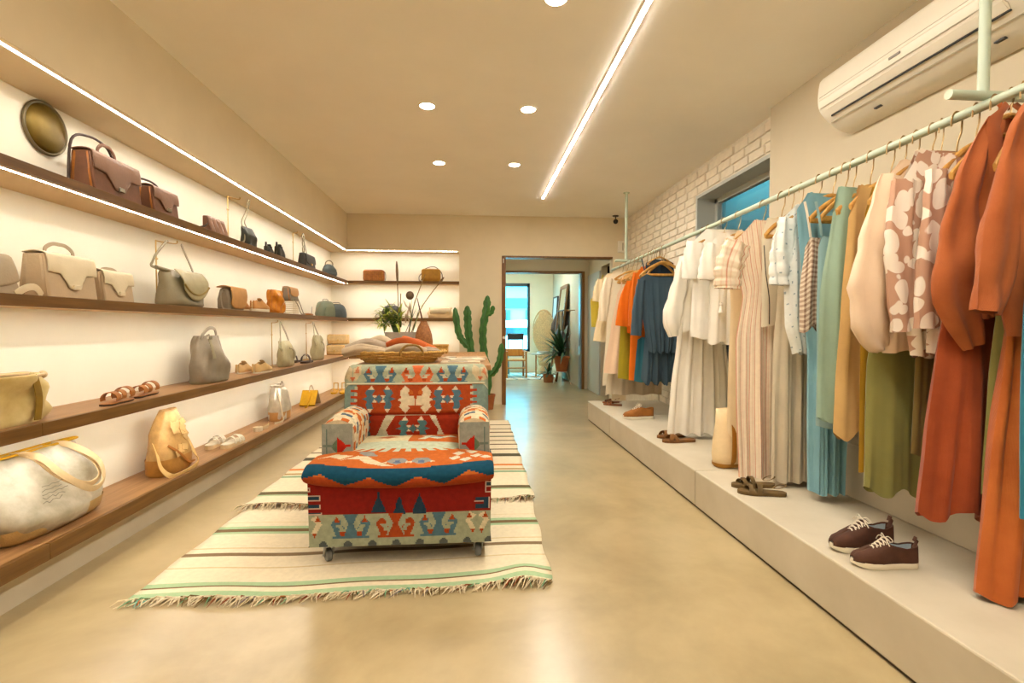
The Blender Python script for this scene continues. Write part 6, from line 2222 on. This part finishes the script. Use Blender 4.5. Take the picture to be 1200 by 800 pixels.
def vprof(z):
    for (r0, z0), (r1, z1) in zip(pr_[1:-1], pr_[2:]):
        if z0 <= z <= z1:
            return r0 + (r1 - r0) * (z - z0) / (z1 - z0)
    return .028


vb.grid(lambda u, v: Vector((vprof(.33 * v) * math.cos(PI * .55 + u * PI * 1.35), vprof(.33 * v) * math.sin(PI * .55 + u * PI * 1.35), .33 * v)), 30, 22)
obj('woven_body', vb, W_BR, vz, solid=.004)
lt = MB()
for i in range(9):
    for s in (-1, 1):
        pts = []
        for k in range(14):
            v = k / 13
            a = PI * 1.9 + (PI * .65) * ((i / 8 + s * v * .5) % 1.0)
            pts.append((vprof(.33 * v) * math.cos(a), vprof(.33 * v) * math.sin(a), .33 * v))
        run = [pts[0]]
        for q0, q1 in zip(pts[:-1], pts[1:]):
            if (Vector(q0) - Vector(q1)).length > .08:
                if len(run) > 1:
                    lt.tube(run, .0035, 5)
                run = [q1]
            else:
                run.append(q1)
        if len(run) > 1:
            lt.tube(run, .0035, 5)
lo = obj('openwork', lt, W_BR, vz)
lo['kind'] = 'stuff'
obj('lip', MB().tube([(.030 * math.cos(a), .030 * math.sin(a), .333) for a in [2 * PI * k / 24 for k in range(24)]], .005, 6, closed=True), W_BR, vz)
obj('dark_stem', MB().tube(smooth_path([(0, 0, .1), (-.015, .01, .34), (-.04, .01, .46), (-.06, .0, .56)], 5), [.012 - .0006 * i for i in range(16)], 8), leather('dark_pod', (96, 64, 36), .7, .2), vz)
bx2 = thing('straw_box', 'small golden straw box at the back of the table beside the vase', 'box', (-.40, 5.30, TZ + .0005))
obj('box_body', MB().box(-.13, .13, -.08, .08, 0, .066), M_STRAW, bx2, smooth=False, bevel=.006)
obj('lid', MB().box(-.134, .134, -.084, .084, .066, .092), M_STRAW, bx2, smooth=False, bevel=.006)

# ------------------------------------------------------------------ cacti by the back wall
M_TERRA = mat('terracotta', (168, 96, 48), .8, .12, 10., .2, 40.)


def ribs(mb, pts, rad, n=5):
    """A ribbed, scalloped cactus column."""
    P = smooth_path(pts, 7)
    m = len(P)
    rings = []
    for i, p in enumerate(P):
        tdir = (P[min(i + 1, m - 1)] - P[max(i - 1, 0)]).normalized()
        a = tdir.cross(Vector((0, 1, 0))).normalized()
        b = tdir.cross(a)
        q = i / (m - 1)
        rr = rad * min(1, .55 + q * 3) * (1 if q < .86 else max(.12, 1 - ((q - .86) / .14) ** 2 * .9))
        ring = []
        for k in range(n * 4):
            ang = 2 * PI * k / (n * 4)
            f = 1.0 if k % 4 == 0 else .62 if k % 4 == 2 else .74
            if k % 4 == 0:
                f *= 1 + .13 * math.sin(i * 1.9)
            ring.append(p + a * (rr * f * math.cos(ang + .3)) + b * (rr * f * math.sin(ang + .3)))
        rings.append(ring)
    return mb.loft(rings)


def cactus_pt(px, py, y, base):
    p = at(px, py, y)
    return Vector((p.x - base.x, 0, p.z))


for nm, (bxp, yy), main, arms, lb, pr2 in (
        ('right', (.185, 6.62), [(571, 466), (572, 440), (567, 412), (566, 386), (570, 362), (571.5, 346)], [[(573, 440), (580, 434), (586, 420), (588, 402)], [(570.5, 369), (576, 366), (578, 358)]],
         'tall cactus with a big side arm in a terracotta pot beside the doorway', .052),
        ('left', (-.06, 6.50), [(550, 462), (551, 440), (552, 414), (549, 390), (548, 372), (547.5, 358)], [[(551, 408), (543, 400), (537, 388), (533, 360)]],
         'tall cactus with one left arm, rising behind the magazines', .052)):
    base = Vector((bxp, yy, 0))
    c = thing('potted_cactus', lb, 'cactus', base)
    obj('pot', MB().lathe([(.001, 0), (.075, 0), (.098, .17), (.104, .17), (.106, .20), (.092, .20), (.088, .16), (.001, .16)], 28), M_TERRA, c, angle=40)
    obj('soil', MB().lathe([(.001, .175), (.092, .175)], 20, caps=(False, False)), M_SOIL, c)
    mp = [cactus_pt(a, b, yy, base) for a, b in main]
    mp[0] = Vector((0, 0, .16))
    obj('trunk', ribs(MB(), mp, pr2), LEAFC, c, angle=80)
    for k, ar in enumerate(arms):
        obj('arm', ribs(MB(), [cactus_pt(a, b, yy - .01, base) for a, b in ar], pr2 * (.85 if k == 0 else .6)), LEAFC, c, angle=80)

# ------------------------------------------------------------------ far room
ORW = wood('orange_pine', (206, 140, 66), (176, 108, 42), axis=2)


def wood_chair(label, x, y, rz):
    t = thing('wooden_chair', label, 'chair', (x, y, 0), rz)
    for sx in (-.21, .21):
        obj('leg', MB().tube([(sx, -.20, 0), (sx, -.20, .56)], .022, 10), ORW, t)
        obj('leg', MB().tube([(sx, .20, 0), (sx, .20, .56)], .020, 10), ORW, t)
        obj('arm', MB().box(sx - .03, sx + .03, -.23, .22, .56, .58), ORW, t, smooth=False, bevel=.005)
        obj('side_rail', MB().tube([(sx, -.20, .22), (sx, .20, .22)], .011, 8), ORW, t)
    for z, y0 in ((.38, -.20), (.22, -.20), (.38, .20)):
        obj('rail', MB().tube([(-.21, y0, z), (.21, y0, z)], .014, 8), ORW, t)
    obj('seat', MB().box(-.20, .20, -.19, .19, .385, .41), mat('woven_seat', (214, 178, 110), .8, .2, 40., .5, 90.), t, smooth=False, bevel=.008)
    obj('back_panel', MB().box(-.20, .20, .19, .215, .46, .62), ORW, t, smooth=False, bevel=.008)
    return t


wood_chair('orange pine armchair with woven seat in full view in the far room', .905, 10.75, .05)
wood_chair('orange pine armchair half hidden by the brown door frame', .42, 10.9, .0)
t = thing('folding_chair', 'black backed folding chair in front of the far window', 'chair', (.97, 11.45, 0), 0)
for sx in (-.17, .17):
    obj('frame_tube', MB().tube([(sx, .0, 0), (sx, .0, .96)], .010, 8), mat('teal_tube', (92, 150, 156), .4), t)
    obj('leg', MB().tube([(sx, -.30, 0), (sx, .0, .45)], .010, 8), mat('teal_tube', (92, 150, 156), .4), t)
obj('backrest', MB().box(-.19, .19, -.015, .015, .80, .95), M_BLACK, t, smooth=False, bevel=.01)
obj('seat', MB().box(-.18, .18, -.34, 0, .44, .46), M_BLACK, t, smooth=False, bevel=.008)
# wicker peacock chair
t = thing('peacock_chair', 'round-backed wicker peacock chair by the back wall of the far room', 'chair', (1.62, 11.45, 0), -.25)
t.scale = (.56, .56, 1.1)
WICK = mat('pale_wicker', (214, 176, 124), .8, .2, 40., .5, 90.)
obj('back_fan', MB().grid(lambda u, v: Vector(((.30 + .20 * math.sin(PI * v) ** .7 - .02) * math.cos(PI * (u)) * (.55 + .45 * math.sin(PI * min(1, v * .9 + .1))), .22 - .10 * math.sin(PI * u), .45 + .88 * v)), 20, 16), WICK, t, solid=.012)
rim_ = [Vector((.46 * math.cos(a) * (1 if math.sin(a) > 0 else .8), .17, .90 + .46 * math.sin(a))) for a in [-.9 + (PI + 1.8) * i / 28 for i in range(29)]]
obj('rim', MB().tube(rim_, .022, 8), WICK, t)
for i in range(9):
    a = PI * (.12 + .76 * i / 8)
    obj('spoke', MB().tube([(.10 * math.cos(a), .12, .50), (.42 * math.cos(a), .14, .90 + .40 * math.sin(a))], .009, 6), WICK, t)
obj('seat', MB().lathe([(.001, .36), (.28, .36), (.30, .39), (.28, .42), (.001, .42)], 24), WICK, t)
obj('base', MB().lathe([(.30, 0), (.17, .18), (.28, .37)], 24, caps=(False, False)), WICK, t, solid=.01)
obj('cushion', MB().lathe([(.001, .42), (.25, .42), (.27, .45), (.24, .485), (.001, .49)], 24), cloth('grey_cushion', (176, 168, 154)), t)
t = thing('side_table', 'small round pale table between pine armchair and plants', 'table', (1.36, 10.75, 0))
obj('top', MB().lathe([(.001, .50), (.17, .50), (.17, .52), (.001, .52)], 24), mat('pale_table', (190, 190, 176), .5), t)
obj('stem', MB().tube([(0, 0, .015), (0, 0, .50)], .015, 8), ORW, t)
obj('foot', MB().lathe([(.001, 0), (.13, 0), (.12, .015), (.001, .02)], 20), ORW, t)

# leaning mirror and framed picture on the right wall
def leaning(name, label, cat, y, w, h, x0, x1, z0, frame_w, m, inner):
    t = thing(name, label, cat, (x0, y, z0))
    an = math.atan2(x1 - x0, h)
    M = Matrix.Rotation(an, 4, 'Y')
    for s in (-1, 1):
        obj('frame_side', MB().box(-.02, .02, s * w / 2 - frame_w / 2, s * w / 2 + frame_w / 2, 0, h, M=M), m, t, smooth=False, bevel=.003)
    for zz in (0, h - frame_w):
        obj('frame_bar', MB().box(-.02, .02, -w / 2 + frame_w / 2, w / 2 - frame_w / 2, zz, zz + frame_w, M=M), m, t, smooth=False, bevel=.003)
    obj('face', MB().box(-.006, .006, -w / 2 + frame_w / 2, w / 2 - frame_w / 2, frame_w, h - frame_w, M=M), inner, t, smooth=False)
    return t


M_MIRROR = mat('mirror_glass', (230, 232, 228), .04, 0, metal=1.0)
leaning('floor_mirror', 'tall wooden framed mirror leaning on the white brick wall', 'mirror', 10.25, .75, 1.98, 1.66, 1.90, .0, .07, M_FRAME, M_MIRROR)
leaning('wall_picture', 'narrow dark framed picture low on the far room wall behind the mirror', 'picture', 11.35, .55, .75, 1.86, 1.90, 1.05, .03, mat('dark_frame', (56, 44, 34), .5), mat('picture_field', (196, 200, 196), .5, .1))
t = thing('hanging_scarf', 'bunched dark grey scarf hanging beside the leaning mirror', 'scarf', (1.80, 10.85, .95))
obj('peg', MB().tube([(.05, 0, .5), (.13, 0, .52)], .01, 8), M_BLACK, t)
obj('cloth', MB().loft(bag_loft([(0, .05, .05, 0, 0), (.08, .10, .07, 0, 0), (.22, .08, .06, 0, 0), (.36, .04, .03, .02, 0), (.5, .01, .01, .05, 0)], 20, 2.2)), cloth('grey_scarf', (96, 84, 76), .2), t)
# wall rod with bags
t = thing('wall_rod', 'short dark wall rod with hooks on the far white brick wall', 'rod', (1.93, 9.6, 1.42))
obj('rod', MB().tube([(-.22, -.30, 0), (-.22, .35, 0)], .012, 8), M_BLACK, t)
for y in (-.25, .30):
    obj('bracket', MB().tube([(-.22, y, 0), (.0, y, 0)], .010, 8), mat('bronze', (150, 112, 66), .4), t)
for i, (y, dz, c, lb) in enumerate(((9.45, .62, (90, 80, 72), 'dark bag hanging nearest on the far wall rod'), (9.65, .70, (156, 140, 122), 'grey beige bag hanging in the middle of the far wall rod'), (9.85, .58, (70, 66, 66), 'black bag hanging last on the far wall rod'))):
    t = thing('hanging_bag', lb, 'bag', (1.71, y, 1.42 - dz))
    m = leather('far_bag_%d' % i, c, .6, .15)
    obj('body', MB().loft(bag_loft([(0, .06, .09, 0, 0), (.02, .07, .11, 0, 0), (.16, .06, .10, 0, 0), (.22, .03, .08, 0, 0)], 24)), m, t)
    for s in (-1, 1):
        obj('strap', MB().tube(smooth_path([(0, s * .07, .20), (0, s * .05, .20 + (dz - .2) * .6), (0, s * .012, dz + .008)], 4), .007, 6), m, t)

# dracaena in a terracotta pot on a wire stand, and a second plant on the floor
DRAC = mat('dracaena_leaf', (52, 96, 52), .45, .2, 12., c2=(30, 66, 36))
t = thing('potted_dracaena', 'spiky green plant in a terracotta pot on a thin wire stand', 'plant', (1.66, 9.25, 0))
obj('pot', MB().lathe([(.001, .26), (.10, .26), (.145, .50), (.155, .50), (.155, .55), (.135, .55), (.001, .50)], 26), M_TERRA, t, angle=40)
for k in range(3):
    a = 2 * PI * k / 3 + .3
    obj('stand_leg', MB().tube([(.20 * math.cos(a), .20 * math.sin(a), 0), (.10 * math.cos(a), .10 * math.sin(a), .26)], .006, 6), M_WHITE, t)
obj('stand_ring', MB().tube([(.105 * math.cos(a), .105 * math.sin(a), .255) for a in [2 * PI * k / 20 for k in range(20)]], .006, 6, closed=True), M_WHITE, t)
r = random.Random(5)
for i in range(60):
    a = r.uniform(0, 2 * PI)
    el = r.uniform(.1, 1.35)
    if math.cos(a) * math.cos(el) > .3:
        a = PI - a
    blade((r.uniform(-.05, .05), r.uniform(-.05, .05), .53 + r.uniform(0, .12)), (math.cos(a) * math.cos(el), math.sin(a) * math.cos(el), math.sin(el)), r.uniform(.42, .78), r.uniform(.022, .036), r.uniform(.05, .5), DRAC, t)
t = thing('floor_plant', 'low leafy plant on the floor left of the terracotta pot', 'plant', (1.48, 9.75, 0))
obj('pot', MB().lathe([(.001, 0), (.09, 0), (.11, .16), (.10, .16), (.001, .14)], 22), M_TERRA, t, angle=40)
for i in range(26):
    a = r.uniform(0, 2 * PI)
    el = r.uniform(.0, 1.2)
    blade((0, 0, .15 + r.uniform(0, .06)), (math.cos(a) * math.cos(el), math.sin(a) * math.cos(el), math.sin(el)), r.uniform(.2, .36), r.uniform(.02, .032), r.uniform(.2, .7), DRAC, t)
# striped rug in the far room
g = MB()
g.grid(lambda u, v: Vector((.15 + 1.45 * u, 10.25 + 1.5 * v, .006)), 60, 24, colfn=lambda u, v: lin((150, 176, 178)) if int(u * 12 + v * 3) % 2 == 0 and int((u * 12 + v * 3) * 4) % 4 < 2 else lin((226, 222, 206)))
t = thing('pale_rug', 'pale rug with slanting grey stripes under the pine armchairs', 'rug', (0, 0, 0))
obj('weave', g, M_RUG, t, solid=.006)

# ------------------------------------------------------------------ street beyond the far window
struct('street', MB().box(-8, 10, FY + .2, 24, -.25, -.15), mat('asphalt', (120, 126, 128), .9, .1, 4.))
M_FACADE = mat('pale_facade', (128, 176, 180), .8, .06, 2.)
M_TEALF = mat('teal_facade', (52, 140, 150), .7, .08, 2.)
M_DKWIN = mat('dark_shop_glass', (44, 66, 72), .15, .1)
t = thing('street_building', 'pale building across the street with teal fascia and shop windows', 'building', (0, 19.0, -.15))
obj('wall', MB().box(-7, 9, 0, .3, 0, 9), M_FACADE, t, smooth=False)
obj('fascia', MB().box(-7, 9, -.35, 0, 2.9, 3.5), M_TEALF, t, smooth=False)
obj('ledge', MB().box(-7, 9, -.6, 0, 3.95, 4.1), M_FACADE, t, smooth=False)
obj('band', MB().box(-7, 9, -.12, 0, 2.0, 2.35), M_TEALF, t, smooth=False)
for i in range(7):
    f = obj('window', MB().box(-6.4 + 2.1 * i, -4.9 + 2.1 * i, -.06, 0, .3, 1.9), M_WFRAME, t, smooth=False)
    obj('pane', MB().box(-6.3 + 2.1 * i, -5.0 + 2.1 * i, -.075, -.06, .4, 1.8), M_DKWIN, f, smooth=False)
for i in range(5):
    f = obj('upper_window', MB().box(-5.6 + 2.6 * i, -4.2 + 2.6 * i, -.06, 0, 4.5, 6.2), M_FACADE, t, smooth=False)
    obj('pane', MB().box(-5.5 + 2.6 * i, -4.3 + 2.6 * i, -.075, -.06, 4.6, 6.1), M_DKWIN, f, smooth=False)
t = thing('outdoor_unit', 'white air conditioner unit on the facade across the street', 'air conditioner', (1.05, 18.35, 3.95))
obj('casing', MB().box(-.55, .35, 0, .4, 0, .75), M_WHITE, t, smooth=False, bevel=.02)
obj('fan_grille', MB().box(-.45, .0, -.02, 0, .45, .68), M_DKWIN, t, smooth=False)
t = thing('street_car', 'white car parked outside the far window', 'car', (.9, 15.4, -.15))
prof_ = [(-2.0, .30), (-2.02, .62), (-1.9, .80), (-1.2, .92), (-.55, 1.42), (.75, 1.46), (1.45, 1.05), (2.0, .92), (2.05, .35), (1.9, .25), (-1.9, .25)]
M_CARW = mat('white_car_paint', (236, 238, 236), .25, .02)
obj('bodywork', MB().loft([[Vector((x * (1 if z < 1 else f), y, z)) for x, z in prof_] for y, f in ((-.82, .96), (-.70, 1), (.70, 1), (.82, .96))]), M_CARW, t, bevel=.05)
obj('side_window', MB().add([(-.95, -.826, 1.0), (-.45, -.80, 1.36), (.65, -.80, 1.38), (1.15, -.826, 1.0)], [(0, 1, 2, 3)]), M_DKWIN, t, smooth=False, solid=.02)
for x in (-1.25, 1.25):
    w_ = obj('wheel', MB().lathe([(.05, -.1), (.30, -.1), (.33, -.06), (.33, .06), (.30, .1), (.05, .1)], 24).xf(Matrix.Translation((x, -.76, .33)) @ Matrix.Rotation(PI / 2, 4, 'X')), M_BLACK, t)
# plants in the light well seen past the white dress
t = thing('outdoor_shrub', 'dark green leafy shrub outside the side window', 'shrub', (2.85, 4.75, 0))
obj('pot', MB().lathe([(.001, 0), (.16, 0), (.20, .35), (.18, .35), (.001, .3)], 20), M_TERRA, t, angle=40)
obj('stem', MB().tube([(0, 0, .3), (.02, 0, .9)], .02, 8), STEM, t)
for i in range(60):
    a = r.uniform(0, 2 * PI)
    el = r.uniform(-.2, 1.2)
    blade((r.uniform(-.1, .1), r.uniform(-.1, .1), .45 + r.uniform(0, .8)), (math.cos(a) * math.cos(el), math.sin(a) * math.cos(el), math.sin(el)), r.uniform(.15, .26), r.uniform(.03, .045), r.uniform(.1, .5), DRAC, t)
